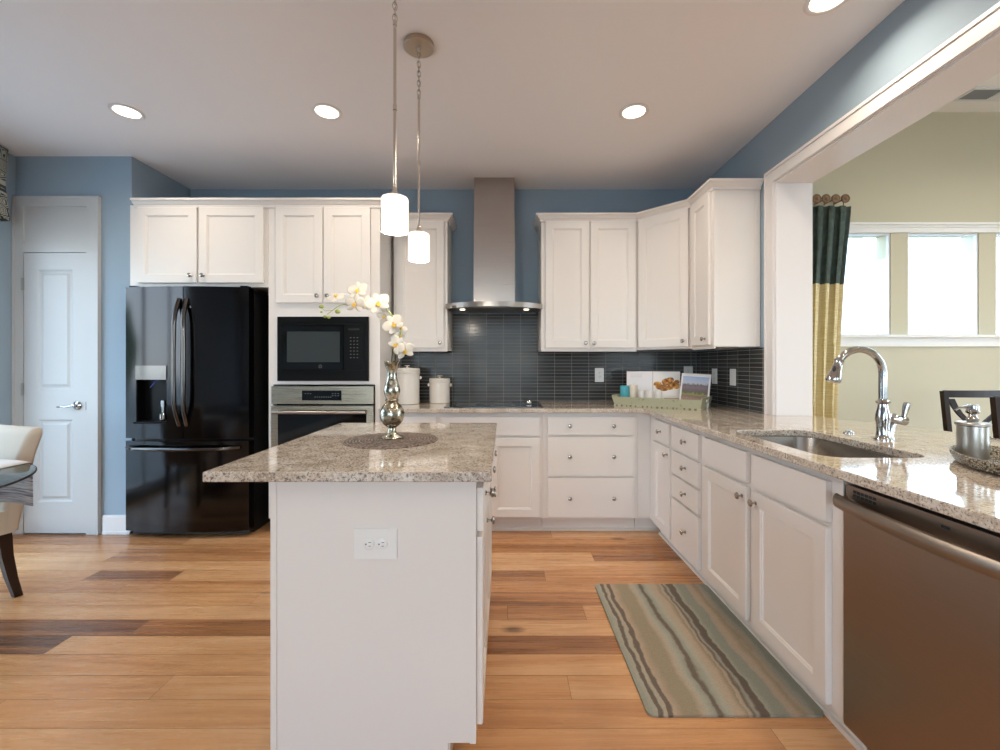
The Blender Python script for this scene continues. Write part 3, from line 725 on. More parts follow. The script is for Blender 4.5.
# faucet
o = thing('faucet', 'polished pull-down kitchen faucet standing behind the sink', 'faucet', (1.581, 1.813, .914))
b = MB().lathe([(.032, .0005), (.032, .006), (.026, .012), (.023, .02), (.022, .06), (.026, .085), (.025, .105), (.019, .13), (.017, .148), (.024, .153), (.025, .160), (.019, .165), (.0145, .17)], seg=28)
b.obj('base', 'chrome', o)
pts = [(0, 0, .16), (0, 0, .2), (0, 0, .25)]
for i in range(0, 17): a = R(148*i/16); pts.append((-.098+.098*math.cos(a), 0, .278+.098*math.sin(a)))
MB().tube(pts, .0145, 16).obj('spout', 'chrome', o)
e = Vector(pts[-1]); dr = Vector((-.30, 0, -.954)).normalized()
hp = [e + dr*t_ for t_ in (-.004, .0, .004, .02, .05, .075, .088, .094)]
h = MB().tube([tuple(p) for p in hp], [.0165, .0185, .0165, .0165, .021, .0265, .0275, .0245], 18); hd = h.obj('spray_head', 'chrome', o)
q = e + dr*.042; MB().ball((q.x-.0150, q.y-.010, q.z), (.0075, .006, .019), 10).obj('spray_button', 'rubber', hd)
h = MB().tube([(.000, 0, .092), (.03, 0, .088), (.045, 0, .086), (.05, 0, .085), (.075, 0, .080), (.092, 0, .078), (.098, 0, .077)], [.022, .020, .024, .020, .018, .020, .012], 14)
h.tube([(.046, 0, .078), (.036, 0, .055), (.030, 0, .02), (.030, 0, .001)], [.012, .013, .012, .015], 12); hb = h.obj('handle', 'chrome', o)
MB().tube([(.086, 0, .085), (.090, 0, .105), (.096, 0, .130), (.101, 0, .150), (.102, 0, .155)], [.009, .009, .0125, .0125, .008], 12).obj('lever', 'chrome', hb)
# small chrome button on the worktop
b = MB().lathe([(.021, .0005), (.021, .005), (.016, .008), (.013, .008), (.012, .013), (0, .014)], (0, 0, 0), 20)
tag(b.obj('air_switch', 'chrome', None, (1.575, 1.985, .914)), 'small round chrome push button on the worktop left of the faucet', 'button')

# beaded tray + soap dispenser
o = MB().lathe([(0.0, .001), (.108, .001), (.120, .006), (.130, .026), (.131, .036), (.126, .038), (.118, .030), (.108, .010), (.10, .0065), (0, .0065)], (0, 0, 0), 48).obj('beaded_tray', 'bead_mosaic', None, (1.520, 1.300, .914), (0, 0, R(59.5)))
o.data.transform(Matrix.Diagonal((1.75, .93, 1, 1)))
tag(o, 'oval shallow bead-covered tray under the soap dispenser', 'tray')
o = thing('soap_dispenser', 'brushed metal soap pump standing on the beaded tray', 'soap dispenser', (1.540, 1.428, .9208))
MB().lathe([(.037, 0), (.0375, .004), (.0375, .104), (.0425, .107), (.0430, .113), (.039, .117), (.012, .118)], seg=32).obj('bottle', 'dispenser_steel' if 'dispenser_steel' in MATS else 'steel', o)
b = MB().lathe([(.014, .118), (.016, .128), (.011, .134), (.010, .142), (.016, .146), (.018, .152), (.016, .156), (.016, .172), (.012, .174), (0, .174)], seg=20); pu = b.obj('pump', 'chrome', o)
MB().tube([(-.012, 0, .166), (-.035, -.004, .166), (-.055, -.006, .162), (-.066, -.008, .156)], [.006, .0045, .0035, .003], 10).obj('nozzle', 'chrome', pu)

# ------------------------------------------------------------------ dishwasher (local x runs towards the camera)
o = thing('dishwasher', 'stainless dishwasher under the granite worktop at the right edge', 'dishwasher', (1.064, 1.348, 0), R(-90))
MB().box(.004, .602, .025, .60, .105, .868).obj('housing', 'black_plastic', o)
MB().box(.006, .600, .07, .58, .001, .104).obj('toe_kick', 'black_plastic', o)
b = MB(); b.box(.003, .603, -.012, .024, .118, .800, .004, 2); b.box(.003, .603, .004, .024, .800, .818); b.box(.003, .603, -.004, .024, .818, .856, .003)
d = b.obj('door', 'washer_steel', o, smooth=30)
k_ = MB()
for i in range(2):
    for j in range(6): k_.box(.030+j*.014, .041+j*.014, -.0052, -.0042, .826+i*.012, .834+i*.012)
k_.obj('vent_slots', 'rubber', d, smooth=0)
MB().box(.295, .315, -.0052, -.0042, .832, .838).obj('logo_badge', 'rubber', d)
h = MB(); n = 24
pts = [(-.002+.610*i/n, -.030-.030*math.sin(PI*i/n)**.8, .806) for i in range(n+1)]
rings = []
for x, y, z in pts: rings.append([(x, y+.013*math.cos(2*PI*k/12), z+.022*math.sin(2*PI*k/12)) for k in range(12)])
h.loops(rings, True, True)
h.box(.006, .030, -.028, -.010, .790, .815, .003); h.box(.576, .600, -.028, -.010, .790, .815, .003)
h.obj('handle', 'washer_steel', d)

# ------------------------------------------------------------------ cooktop and hood
o = thing('cooktop', 'black glass cooktop set flush in the worktop under the hood', 'cooktop', (-.085, 3.42, .9145))
MB().box(-.350, .375, -.25, .25, .0, .006, .002).obj('glass_top', 'black_glass', o)
MB().lathe([(.024, .0065), (.026, .010), (.026, .020), (.020, .032), (.008, .036), (0, .036)], (.285, -.02, 0), 20).obj('control_knob', 'chrome', o)
for x, y, r in ((-.2, .1, .09), (-.2, -.12, .075), (.08, .1, .075), (.08, -.12, .09)): MB().torus((x, y, .0063), r, .0006, 36, 4).obj('burner_ring', 'vent_slot', o)

o = thing('range_hood', 'stainless chimney range hood above the black cooktop', 'range hood', (-.0745, 3.757, 1.66))
HWD = .380
def hy(x): return -.357 - .150*(1-(x/HWD)**2)
pts = [(-HWD+2*HWD*i/20, hy(-HWD+2*HWD*i/20)) for i in range(21)]
b = MB(); outp = pts + [(HWD, -.325), (HWD-.014, -.318), (HWD-.014, -.008), (-HWD+.014, -.008), (-HWD+.014, -.318), (-HWD, -.325)]
b.prism(outp, .022, .043, .002)
inner = [(x*.97, y+.022) for x, y in pts]
for i in range(20):   # front lip
    a, c_, d_, e_ = pts[i], pts[i+1], inner[i+1], inner[i]
    b.prism([a, c_, d_, e_], .004, .0225)
b.box(-HWD+.014, -HWD+.024, -.35, -.008, .004, .0225); b.box(HWD-.024, HWD-.014, -.35, -.008, .004, .0225)
cn = b.obj('canopy', 'hood_steel', o, smooth=30)
k_ = MB(); k_.box(-.045, .045, -.492, -.490, .012, .020); 
for i in range(5): k_.box(-.035+i*.016, -.027+i*.016, -.4935, -.492, .013, .018)
k_.obj('button_strip', 'black_plastic', cn)
MB().box(-.30, .30, -.36, -.04, .012, .0215, .002).obj('grease_filter', 'filter_metal' if 'filter_metal' in MATS else 'steel', o)
for x in (-.255, .258):
    MB().lathe([(.0, .0), (.019, .0), (.022, .002), (.022, .008), (.0, .008)], (x, -.268, .004), 20).obj('lamp', 'hood_lens', o)
b = MB(); b.box(-.167, .167, -.241, -.001, .0435, .74, .002); b.box(-.163, .163, -.237, -.001, .74, 1.082, .002)
b.obj('chimney', 'hood_steel', o, smooth=0)
for x in (-.255, .258):
    ld = bpy.data.lights.new('hood_lamp', 'SPOT'); ld.energy = W_HOOD; ld.spot_size = R(110); ld.spot_blend = .6; ld.shadow_soft_size = .025; ld.color = (1, .82, .60)
    lo = bpy.data.objects.new('hood_lamp', ld); COL.objects.link(lo); lo.parent = o; lo.location = (x, -.268, -.002)

# ------------------------------------------------------------------ island
o = thing('kitchen_island', 'white island cabinet with drawers on its right side', 'island', (-.695, 1.297, 0))
b = MB(); b.box(0.001, .590, .012, 1.02, .095, .882); b.box(0, .018, 0, .012, .001, .882, .001); b.box(.595, .613, 0, .012, .095, .882, .001); b.box(.018, .595, .004, .012, .095, .882); b.box(.018, .530, .004, .012, .001, .095)
b.box(.59, .613, .012, 1.02, .095, .882)
b.obj('body', 'island_paint' if 'island_paint' in MATS else 'cabinet_paint', o, smooth=0)
MB().box(0.002, .535, .0125, 1.018, .001, .094).obj('toe_kick', 'cabinet_paint', o, smooth=0)
isl = o
# drawers and doors on the +X face: sub-frame turned 90 degrees
def iface(kind, y0, y1, z0, z1, ky, kz, parent):
    M_ = Matrix.Translation((.613, 0, 0)) @ Matrix.Rotation(R(90), 4, 'Z')
    if kind == 'drawer':
        d = MB().box(y0, y1, -.02, -.0005, z0, z1, .004, 2, mtx=M_).obj('drawer', 'cabinet_paint', parent, smooth=0)
    else:
        tmp = panel_door(parent, y0, y1, z0, z1); tmp.data.transform(M_); d = tmp
    kk = link('knob', knob_mesh(), d, tuple(M_ @ Vector((ky, -.0205, kz))), (0, 0, R(90)))
for i, (a, c_) in enumerate(((.02, .345), (.352, .675), (.682, 1.005))):
    iface('drawer', a, c_, .723, .853, (a+c_)/2, .79, o)
    iface('door', a, c_, .137, .704, c_-.03 if i == 1 else a+.03 if i == 2 else c_-.03, .65, o)
b = slab([(-.876, 1.264), (-.034, 1.264), (-.034, 2.345), (-.876, 2.345)], [], .884, .914, .004, 'granite', 'island_top')
tag(b.obj('island_countertop', 'granite', smooth=0), 'speckled granite island top overhanging the cabinet on its left', 'countertop')

# outlets
def outlet(name, label, w, h, loc, rot, horizontal=False, group=None, kind='duplex'):
    """local: plate in the XZ plane facing -Y, centred"""
    o = thing(name, label, 'electrical outlet' if kind == 'duplex' else 'light switch', loc, 0, group); o.rotation_euler = rot
    p = MB().box(-w/2, w/2, -.006, -.0004, -h/2, h/2, .0042, 2).obj('cover_plate', 'white_plastic', o)
    for s in (-1, 1):
        if kind == 'duplex':
            cx, cz = (s*.0195, 0) if horizontal else (0, s*.0195)
            f = MB().lathe([(.0165, 0), (.0165, .0016), (.0155, .0022), (0, .0022)], (0, 0, 0), 24, mtx=Matrix.Translation((cx, -.0058, cz)) @ Matrix.Rotation(R(90), 4, 'X')).obj('receptacle', 'white_plastic', o)
            k_ = MB()
            if horizontal:
                k_.box(cx-.001, cx+.007, -.0084, -.0080, cz+.0045, cz+.0062); k_.box(cx-.001, cx+.006, -.0084, -.0080, cz-.0062, cz-.0045); k_.box(cx-.0105, cx-.0065, -.0084, -.0080, cz-.002, cz+.002)
            else:
                k_.box(cx-.0062, cx-.0045, -.0084, -.0080, cz-.001, cz+.007); k_.box(cx+.0045, cx+.0062, -.0084, -.0080, cz-.001, cz+.006); k_.box(cx-.002, cx+.002, -.0084, -.0080, cz-.0105, cz-.0065)
            k_.obj('slots', 'socket_dark', f)
    if kind != 'duplex':
        MB().box(-.0165, .0165, -.0085, -.0061, -.033, .033, .001).obj('rocker', 'white_plastic', o)
    return o
outlet('electrical_outlet', 'white horizontal power outlet on the end panel of the island', .127, .089, (-.381, 1.3008, .692), (0, 0, 0), True)
outlet('electrical_outlet', 'white outlet on the back wall tile left of the tray', .076, .120, (.826, 3.7515, 1.139), (0, 0, 0))
outlet('electrical_outlet', 'white outlet on the back wall tile partly behind the leaning magazine', .076, .120, (1.592, 3.7515, 1.155), (0, 0, 0))
outlet('electrical_outlet', 'white outlet on the right wall tile nearer the tray', .076, .120, (1.6625, 3.42, 1.137), (0, 0, R(-90)))
outlet('light_switch', 'white switch plate on the right wall tile nearest the cased opening', .076, .120, (1.6625, 3.147, 1.137), (0, 0, R(-90)), kind='rocker')

# ------------------------------------------------------------------ placemat, vase, orchid
o = MB().lathe([(0, .0005), (.188, .0005), (.191, .002), (.188, .004), (0, .004)], (0, 0, 0), 64).obj('placemat', 'woven_mat', None, (-.463, 1.797, .914))
tag(o, 'round dark brown woven placemat on the island top', 'placemat')
VX, VY, VZ = -.469, 1.83, .9185
prof = [(.0, 0), (.040, 0), (.043, .003), (.036, .009), (.022, .018), (.016, .030), (.0155, .042), (.022, .048), (.033, .056), (.044, .070), (.0495, .088), (.0505, .102), (.0475, .118), (.040, .132), (.030, .143), (.024, .149),
        (.026, .155), (.028, .159), (.025, .164), (.027, .172), (.032, .186), (.034, .198), (.031, .216), (.025, .236), (.020, .256), (.0185, .272), (.021, .284), (.025, .294), (.028, .303), (.033, .318), (.031, .320), (.025, .305), (.017, .28), (.015, .26), (0.0, .25)]
b = MB().lathe(prof, (0, 0, 0), 36)
for v in b.bm.verts:     # three-lobed foot and scalloped rim
    a = math.atan2(v.co.y, v.co.x)
    if v.co.z < .012: s_ = 1+.13*math.cos(4*a); v.co.x *= s_; v.co.y *= s_
    if v.co.z > .30: v.co.z += .004*math.cos(6*a)
o = b.obj('vase', 'mercury_glass', None, (VX, VY, VZ)); tag(o, 'slim silver mercury glass vase on the brown placemat', 'vase')

o = thing('orchid', 'arching white orchid spray with yellow centres standing in the vase', 'orchid', (VX, VY, VZ))
PXM = 435/VY
def op(px, py, dy=0.0):   # spot on the spray, in metres from the vase foot
    Y = VY+dy; return ((px-503.5)*Y/435 - VX, dy, 1.225-(py-365)*Y/435 - VZ)
st = [op(393.5, 353), op(396, 346, .0), op(399.5, 339), op(400, 328), op(393, 316), op(383, 307), op(368, 303.5), op(352, 304), op(341, 305), op(333, 310), op(327, 314.5)]
def smooth_path(P, n=5):
    P = [Vector(p) for p in P]; out = []
    for i in range(len(P)-1):
        p0, p1, p2, p3 = P[max(i-1, 0)], P[i], P[i+1], P[min(i+2, len(P)-1)]
        for j in range(n):
            t = j/n; out.append(tuple(.5*((2*p1)+(-p0+p2)*t+(2*p0-5*p1+4*p2-p3)*t*t+(-p0+3*p1-3*p2+p3)*t**3)))
    out.append(tuple(P[-1])); return out
sp_ = smooth_path(st); stem = MB().tube(sp_, [.0030-.0014*i/len(sp_) for i in range(len(sp_))], 8)

stem.tube([sp_[-6], op(325, 311, -.005), op(321.5, 308, -.006)], .0012, 6)
stem.obj('stem', 'stem_green', o)
ds = MB(); ds.tube([(-.004, -.003, .25), (-.003, -.004, .30), (.004, -.003, .375)], .0026, 6); ds.tube([(.012, -.002, .25), (.014, -.003, .30), (.014, -.003, .350)], .0026, 6); ds.obj('support_stake', 'stem_dark', o)
def petal(b, ang, ln, wd, M_, cup=.18, off=.004):
    n, mseg = 7, 4; rows = []
    for i in range(n+1):
        t = i/n; w = wd*math.sin(PI*min(.12+t*.88, 1))**.65 if t < 1 else 0.0008
        w = wd*(math.sin(PI*(.10+.90*t))**.6 if t < .999 else .02)
        row = []
        for j in range(-mseg, mseg+1):
            s = j/mseg; x = s*w/2; y = off+ln*t; z = cup*ln*(t*t*.5) - .25*abs(s)**2*w*.35
            row.append(Vector((x, y, z)))
        rows.append([tuple(M_ @ Matrix.Rotation(ang, 4, 'Z') @ p) for p in row])
    b.loops(rows, False, False)
def flower(px, py, dy, r, face, roll=0.0):
    """face: (x, y, z) direction the bloom looks"""
    zf = Vector(face).normalized(); up = Vector((0, 0, 1)); xa = up.cross(zf).normalized(); ya = zf.cross(xa)
    M_ = Matrix((( xa.x, ya.x, zf.x, 0), (xa.y, ya.y, zf.y, 0), (xa.z, ya.z, zf.z, 0), (0, 0, 0, 1)))
    M_ = Matrix.Translation(op(px, py, dy)) @ M_ @ Matrix.Rotation(roll, 4, 'Z')
    b = MB()
    for a, ln, wd in ((0, .95, .62), (R(128), .95, .58), (R(-128), .95, .58)): petal(b, a, r*ln, r*wd*1.1, M_, .10)
    M2 = M_ @ Matrix.Translation((0, 0, .0015))
    for a in (R(72), R(-72)): petal(b, a, r*1.08, r*1.12, M2, .16)
    f = b.obj('flower', 'flower_white', o, smooth=60)
    sm = f.modifiers.new('thickness', 'SOLIDIFY'); sm.thickness = .0006
    l = MB(); l.ball((0, -.001, .004), (r*.16, r*.16, r*.16), 8, M_); l.ball((0, -r*.22, .006), (r*.15, r*.17, r*.10), 8, M_)
    l.ball((r*.13, -r*.10, .006), (r*.07, r*.13, r*.11), 8, M_); l.ball((-r*.13, -r*.10, .006), (r*.07, r*.13, r*.11), 8, M_)
    l.obj('lip', 'flower_yellow', f)
flower(357.5, 290.5, -.012, .040, (-.15, -1, .30), R(10)); flower(355, 304.0, -.018, .041, (-.25, -1, -.05), R(-8))
flower(378, 303.5, -.015, .047, (.05, -1, .15), R(20)); flower(367, 303, .020, .026, (.3, -1, .0), R(60))
flower(393.5, 324.5, -.020, .042, (-.05, -1, .0), R(35)); flower(401, 328, .002, .024, (.7, -.8, .1), R(-30)); flower(400.5, 335, .004, .022, (.5, -.8, -.3), R(20))
flower(396.5, 345, -.014, .040, (-.35, -1, .05), R(-50)); flower(404.5, 351, -.006, .039, (.35, -1, -.1), R(15)); flower(384, 316, .012, .026, (.1, -1, -.4), R(0))
flower(336, 297.0, -.006, .034, (-.1, -.8, .9), R(180))
for (px, py, r, dd) in ((321.4, 306.5, .011, -.006), (337.8, 311.5, .0125, -.004), (325.0, 316.5, .008, 0), (328.8, 317.2, .008, -.004), (321.5, 312, .006, -.004)):
    c_ = op(px, py, dd); MB().ball(c_, (r, r*.8, r*.78), 10).obj('bud', 'stem_green', o)

# ------------------------------------------------------------------ pendants
def pendant(label, Y, X):
    o = thing('pendant_light', label, 'pendant light', (X, Y, 0), 0, None)
    MB().lathe([(0, ZC-.0005), (.070, ZC-.0005), (.071, ZC-.004), (.071, ZC-.018), (.066, ZC-.022), (.012, ZC-.024), (.008, ZC-.040), (0, ZC-.040)], (0, 0, 0), 40).obj('canopy', 'canopy_metal', o)
    k_ = MB(); z = ZC-.040; i = 0
    while z > 2.50:
        M_ = Matrix.Translation((0, 0, z-.013)) @ Matrix.Rotation(R(90*(i % 2)+25), 4, 'Z') @ Matrix.Rotation(R(90), 4, 'X')
        k_.torus((0, 0, 0), .0085, .0019, 12, 6, M_, sy=1.75); z -= .0222; i += 1
    k_.tube([(.004, 0, ZC-.03), (-.004, .004, 2.62), (.004, 0, 2.56), (0, 0, 2.49)], .0016, 6)
    k_.obj('chain', 'rod_metal', o)
    b = MB(); b.tube([(0, 0, 2.492), (0, 0, 2.18)], .0056, 10); b.tube([(0, 0, 2.18), (0, 0, 1.878)], .0056, 10); b.lathe([(.0075, 2.17), (.0075, 2.19)], seg=10); b.lathe([(.008, 2.485), (.008, 2.50), (.003, 2.503)], seg=10); b.obj('rod', 'rod_metal', o)
    b = MB().lathe([(.0, 1.885), (.007, 1.885), (.009, 1.873), (.016, 1.856), (.021, 1.8485), (0, 1.8485)], seg=20); b.obj('socket_cap', 'rod_metal', o)
    b = MB().lathe([(.018, 1.848), (.040, 1.847), (.0465, 1.844), (.0500, 1.838), (.0500, 1.722), (.0480, 1.719), (.0470, 1.722), (.0470, 1.835), (.0435, 1.841), (.018, 1.844)], seg=40, cap=False); b.obj('lamp_shade', 'lamp_shade', o)
    MB().ball((0, 0, 1.79), (.022, .022, .032), 14).obj('bulb', 'light_lens', o)
    ld = bpy.data.lights.new('pendant_bulb', 'POINT'); ld.energy = W_PEND; ld.color = (1, .88, .72); ld.shadow_soft_size = .04
    lo = bpy.data.objects.new('pendant_bulb', ld); COL.objects.link(lo); lo.parent = o; lo.location = (0, 0, 1.69)
pendant('nearer and higher-hanging of the two pendant lights over the island', 1.614, -.403)
pendant('farther of the two pendant lights, its round ceiling plate in view', 2.057, -.400)

# ------------------------------------------------------------------ recessed ceiling lights
CAN_T = MB().lathe([(.064, -.0006), (.086, -.0006), (.087, -.004), (.080, -.008), (.068, -.006), (.064, -.0006)], seg=40, cap=False).mesh('trim_ring', 'trim_paint')
CAN_L = MB().lathe([(0, -.0008), (.067, -.0008), (.067, -.003), (0, -.003)], seg=40).mesh('lens', 'light_lens')
cans = [(-2.255, 2.605, 'leftmost recessed ceiling light, left of the refrigerator doors'), (-1.057, 2.605, 'recessed ceiling light in front of the microwave tower'),
        (.781, 2.605, 'recessed ceiling light right of the range hood'), (1.345, 1.80, 'recessed ceiling light above the sink at the top edge'),
        (1.25, .45, 'unseen ceiling light added as fill on the right'), (-2.255, .5, 'unseen ceiling light added as fill on the left'), (-.6, -.3, 'unseen ceiling light added as fill behind the camera'), (.6, -2.2, 'unseen ceiling light added as fill near the rear window'),  # cans out of view, added to light the kitchen
        (4.2, 2.2, 'unseen fill light added to the dining room ceiling over the table'), (3.0, .6, 'unseen fill light added to the dining room ceiling near the bar'), (4.6, .2, 'unseen fill light added to the dining room ceiling by the side window')]  # dining cans never in view, added to brighten that room
for x, y, lb in cans:
    o = thing('recessed_light', lb, 'ceiling light', (x, y, ZC if x < XO else ZD))
    link('trim_ring', CAN_T, o); link('lens', CAN_L, o)
    ld = bpy.data.lights.new('recessed_lamp', 'AREA'); ld.shape = 'DISK'; ld.size = .128; ld.energy = W_CAN if x < XO else W_CAN*2.2; ld.color = (1, .88, .72); ld.spread = R(150)
    lo = bpy.data.objects.new('recessed_lamp', ld); COL.objects.link(lo); lo.parent = o; lo.location = (0, 0, -.006)

# ------------------------------------------------------------------ canisters
def canister(label, x, y, r, h):
    o = thing('canister', label, 'canister', (x, y, .9145))
    MB().lathe([(0, 0), (r*.96, 0), (r, .004), (r, h*.80), (r*1.03, h*.81), (r*1.03, h*.83), (r, h*.84), (0, h*.84)], seg=36).obj('jar', 'ceramic', o)
    l = MB().lathe([(0, h*.845), (r*1.03, h*.845), (r*1.04, h*.90), (r*.99, h*.91), (r*1.03, h*.92), (r*1.03, h*.965), (r*.95, h*.985), (.012, h), (.007, h+.003), (.008, h+.010), (.022, h+.014), (.023, h+.018), (0, h+.020)], seg=36).obj('lid', 'ceramic', o)
    for s in (-1, 1): MB().ball((s*(r+.008), 0, h*.72), (.011, .010, .014), 10).obj('handle', 'ceramic', o)
canister('larger white lidded canister, standing behind the vase', -.775, 3.50, .098, .290)
canister('smaller white lidded canister, left of the cooktop', -.525, 3.58, .083, .205)

# ------------------------------------------------------------------ sage tray and what stands in it
TA = math.atan2(-.367, .508)
tr = thing('serving_tray', 'distressed sage green serving tray in the counter corner', 'tray', (.858, 3.365, .9145), TA)
TL, TD, TH = .618, .325, .068
def trap_wall(b, p0, p1, flare, h, t=.010, z=.008):
    d = Vector((p1[0]-p0[0], p1[1]-p0[1])); L_ = d.length; d.normalize(); nn = Vector((d.y, -d.x))
    e = flare
    bot = [(p0[0], p0[1], z), (p1[0], p1[1], z), (p1[0]-nn.x*t, p1[1]-nn.y*t, z), (p0[0]-nn.x*t, p0[1]-nn.y*t, z)]
    top = [(p0[0]+nn.x*e-d.x*e, p0[1]+nn.y*e-d.y*e, h), (p1[0]+nn.x*e+d.x*e, p1[1]+nn.y*e+d.y*e, h), (p1[0]+nn.x*(e-t)+d.x*(e-t), p1[1]+nn.y*(e-t)+d.y*(e-t), h), (p0[0]+nn.x*(e-t)-d.x*(e-t), p0[1]+nn.y*(e-t)-d.y*(e-t), h)]
    b.loops([bot, top], True, True)
b = MB(); b.box(-.004, TL+.004, -.004, TD+.004, 0, .008, .002); b.box(0.0, TL, 0.0, TD, .008, .010)
b.obj('tray_base', 'sage_paint', tr, smooth=0)
b = MB(); trap_wall(b, (0, 0), (TL, 0), .016, TH); trap_wall(b, (TL, TD), (0, TD), .016, TH); b.obj('side', 'sage_paint', tr, smooth=0)
for xs in (0, 1):
    b = MB()
    if xs == 0: trap_wall(b, (0, TD), (0, 0), .016, TH+.012)
    else: trap_wall(b, (TL, 0), (TL, TD), .016, TH+.012)
    e_ = b.obj('end', 'sage_paint', tr, smooth=0)
    hx = -.008 if xs == 0 else TL+.008
    MB().box(hx-.010, hx+.010, TD/2-.035, TD/2+.035, .045, .062, .006, 2, Matrix.Identity(4)).obj('handle_slot', 'page_edge', e_)
k_ = MB(); random.seed(3)
for i in range(16):
    x = .02+i*.037+random.uniform(-.01, .01); k_.box(x, x+random.uniform(.006, .018), -.0058, -.0040, .001, .006)
k_.obj('rubbed_marks', 'dark_wood', tr, smooth=0)
TM = Matrix.Translation((.858, 3.365, .9145)) @ Matrix.Rotation(TA, 4, 'Z')
def on_tray(x, y, z=.0105): return tuple(TM @ Vector((x, y, z)))
def candle(name, label, cat, x, y, r, h, m_, wick=True, group=None):
    o = thing(name, label, cat, on_tray(x, y), 0, group)
    MB().lathe([(0, 0), (r*.97, 0), (r, .002), (r, h-.002), (r*.96, h), (r*.85, h-.002), (0, h-.003)], seg=24).obj('wax' if wick else 'cup', m_, o)
    if wick: MB().tube([(0, 0, h-.004), (0.001, 0, h+.006)], .0009, 6).obj('wick', 'socket_dark', o)
candle('pillar_candle', 'short teal pillar candle at the left end of the tray', 'candle', .055, .075, .036, .140, 'teal_wax')
candle('pillar_candle', 'cream pillar candle standing right of the teal candle', 'candle', .122, .080, .030, .148, 'cream_wax')
for i, wd in enumerate(('leftmost small white cup in the tray, next to the cream candle', 'middle one of the three small white cups in the tray', 'rightmost small white cup in the tray, before the cookbook picture')):
    o = thing('small_cup', wd, 'cup', on_tray(.195+i*.062, .055), 0, 'small white cups in the tray')
    MB().lathe([(0, 0), (.018, 0), (.022, .003), (.024, .04), (.025, .108), (.023, .108), (.021, .04), (.018, .006), (0, .005)], seg=22).obj('cup', 'white_cup', o)
# open cookbook leaning back
rz = R(-12)
o = thing('cookbook', 'open cookbook leaning in the tray with a picture of brown bread', 'book', (.985, 3.490, .9255), R(-18)); 
o.rotation_euler = (R(-7), 0, R(-18))
b = MB(); b.box(0, .405, 0, .004, 0, .252, .001); b.obj('cover', 'page_brown', o, smooth=0)
pg = MB(); pg.box(.003, .200, -.010, -.0003, .003, .249, .002); pg.obj('left_page', 'page_text', o, smooth=0)
pg = MB(); pg.box(.203, .402, -.010, -.0003, .003, .249, .002); rp = pg.obj('right_page', 'page_edge', o, smooth=0)
k_ = MB(); random.seed(5)
for (x, z, rx, rz_) in ((.235, .150, .030, .020), (.262, .128, .042, .022), (.300, .165, .034, .028), (.330, .185, .030, .018), (.345, .150, .036, .022), (.372, .135, .026, .026), (.285, .108, .030, .014), (.325, .122, .030, .018), (.378, .168, .020, .016)):
    pts = [(x+rx*math.cos(2*PI*i/18)*random.uniform(.88, 1.08), z+rz_*math.sin(2*PI*i/18)*random.uniform(.88, 1.08)) for i in range(18)]
    k_.prism(pts, 0, .0006, mtx=Matrix.Translation((0, -.0102, 0)) @ Matrix.Rotation(R(90), 4, 'X'))
k_.obj('food_picture', 'bread_brown', rp, smooth=0)
MB().box(.285, .398, -.0110, -.0101, .030, .040).obj('picture_shelf', 'page_brown', rp, smooth=0)
# leaning magazine
o = thing('magazine', 'white-bordered magazine with a street photograph leaning in the tray', 'magazine', (1.318, 3.275, .9255))
o.rotation_euler = (R(-12), R(3), R(-35.8))
b = MB(); b.box(0, .205, 0, .006, 0, .245, .001); b.obj('cover', 'page_edge', o, smooth=0)
MB().box(.012, .193, -.0012, -.0002, .012, .222).obj('street_photograph', 'street_picture', o, smooth=0)

# ------------------------------------------------------------------ rug
b = MB(); b.prism(rrect(0, .62, 0, .903, .025), .0008, .010, .003, 2)
o = b.obj('rug', 'rug_wool', None, (.503, 1.511, 0)); tag(o, 'striped green and brown wool rug on the floor before the sink', 'rug')

# ------------------------------------------------------------------ pantry door in the left return wall
dx0, dx1, dz1, dy = -3.470, -3.018, 2.036, YS
c = MB(); c.box(-3.552+.004, dx0-.003, dy-.022, dy, .0, 2.445, .003); c.box(dx1+.003, -2.927, dy-.022, dy, 0, 2.445, .003)
c.box(dx0-.003, dx1+.003, dy-.022, dy, 2.375, 2.445, .003); c.box(dx0-.003, dx1+.003, dy-.020, dy, 2.040, 2.108, .003)
c.box(dx0-.003, dx1+.003, dy-.008, dy, 2.108, 2.375)
c.box(-3.552+.004, -3.532, dy-.028, dy-.022, 0, 2.445, .002); c.box(-2.943, -2.927, dy-.028, dy-.022, 0, 2.445, .002); c.box(-3.532, -2.943, dy-.028, dy-.022, 2.430, 2.445, .002)
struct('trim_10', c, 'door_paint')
o = thing('door_1', '', 'door', (dx0, dy-.018, .010)); del o['label']; del o['category']; o['kind'] = 'structure'
dw, dh = dx1-dx0, dz1-.010
b = MB(); bm = b.bm
def frame_rect(x0, x1, z0, z1):
    rs = []
    for i, yy in ((0, 0), (.012, .007), (.024, .007), (.040, .001)):
        rs.append([bm.verts.new(p) for p in ((x0+i, yy, z0+i), (x1-i, yy, z0+i), (x1-i, yy, z1-i), (x0+i, yy, z1-i))])
    for p, q in zip(rs, rs[1:]):
        for i in range(4): bm.faces.new((p[i], p[(i+1) % 4], q[(i+1) % 4], q[i]))
    bm.faces.new(rs[-1])
px0, px1 = .100, dw-.100
for z0, z1 in ((.225, .820), (1.035, 1.905)): frame_rect(px0, px1, z0, z1)
for (x0, x1, z0, z1) in ((0, px0, 0, dh), (px1, dw, 0, dh), (px0, px1, 0, .225), (px0, px1, .820, 1.035), (px0, px1, 1.905, dh)):
    bm.faces.new([bm.verts.new(p) for p in ((x0, 0, z0), (x1, 0, z0), (x1, 0, z1), (x0, 0, z1))])
b.box(0, dw, .0085, .016, 0, dh)
b.box(0, .001, 0, .0085, 0, dh); b.box(dw-.001, dw, 0, .0085, 0, dh)
b.obj('door_panel', 'door_paint', o, smooth=0)
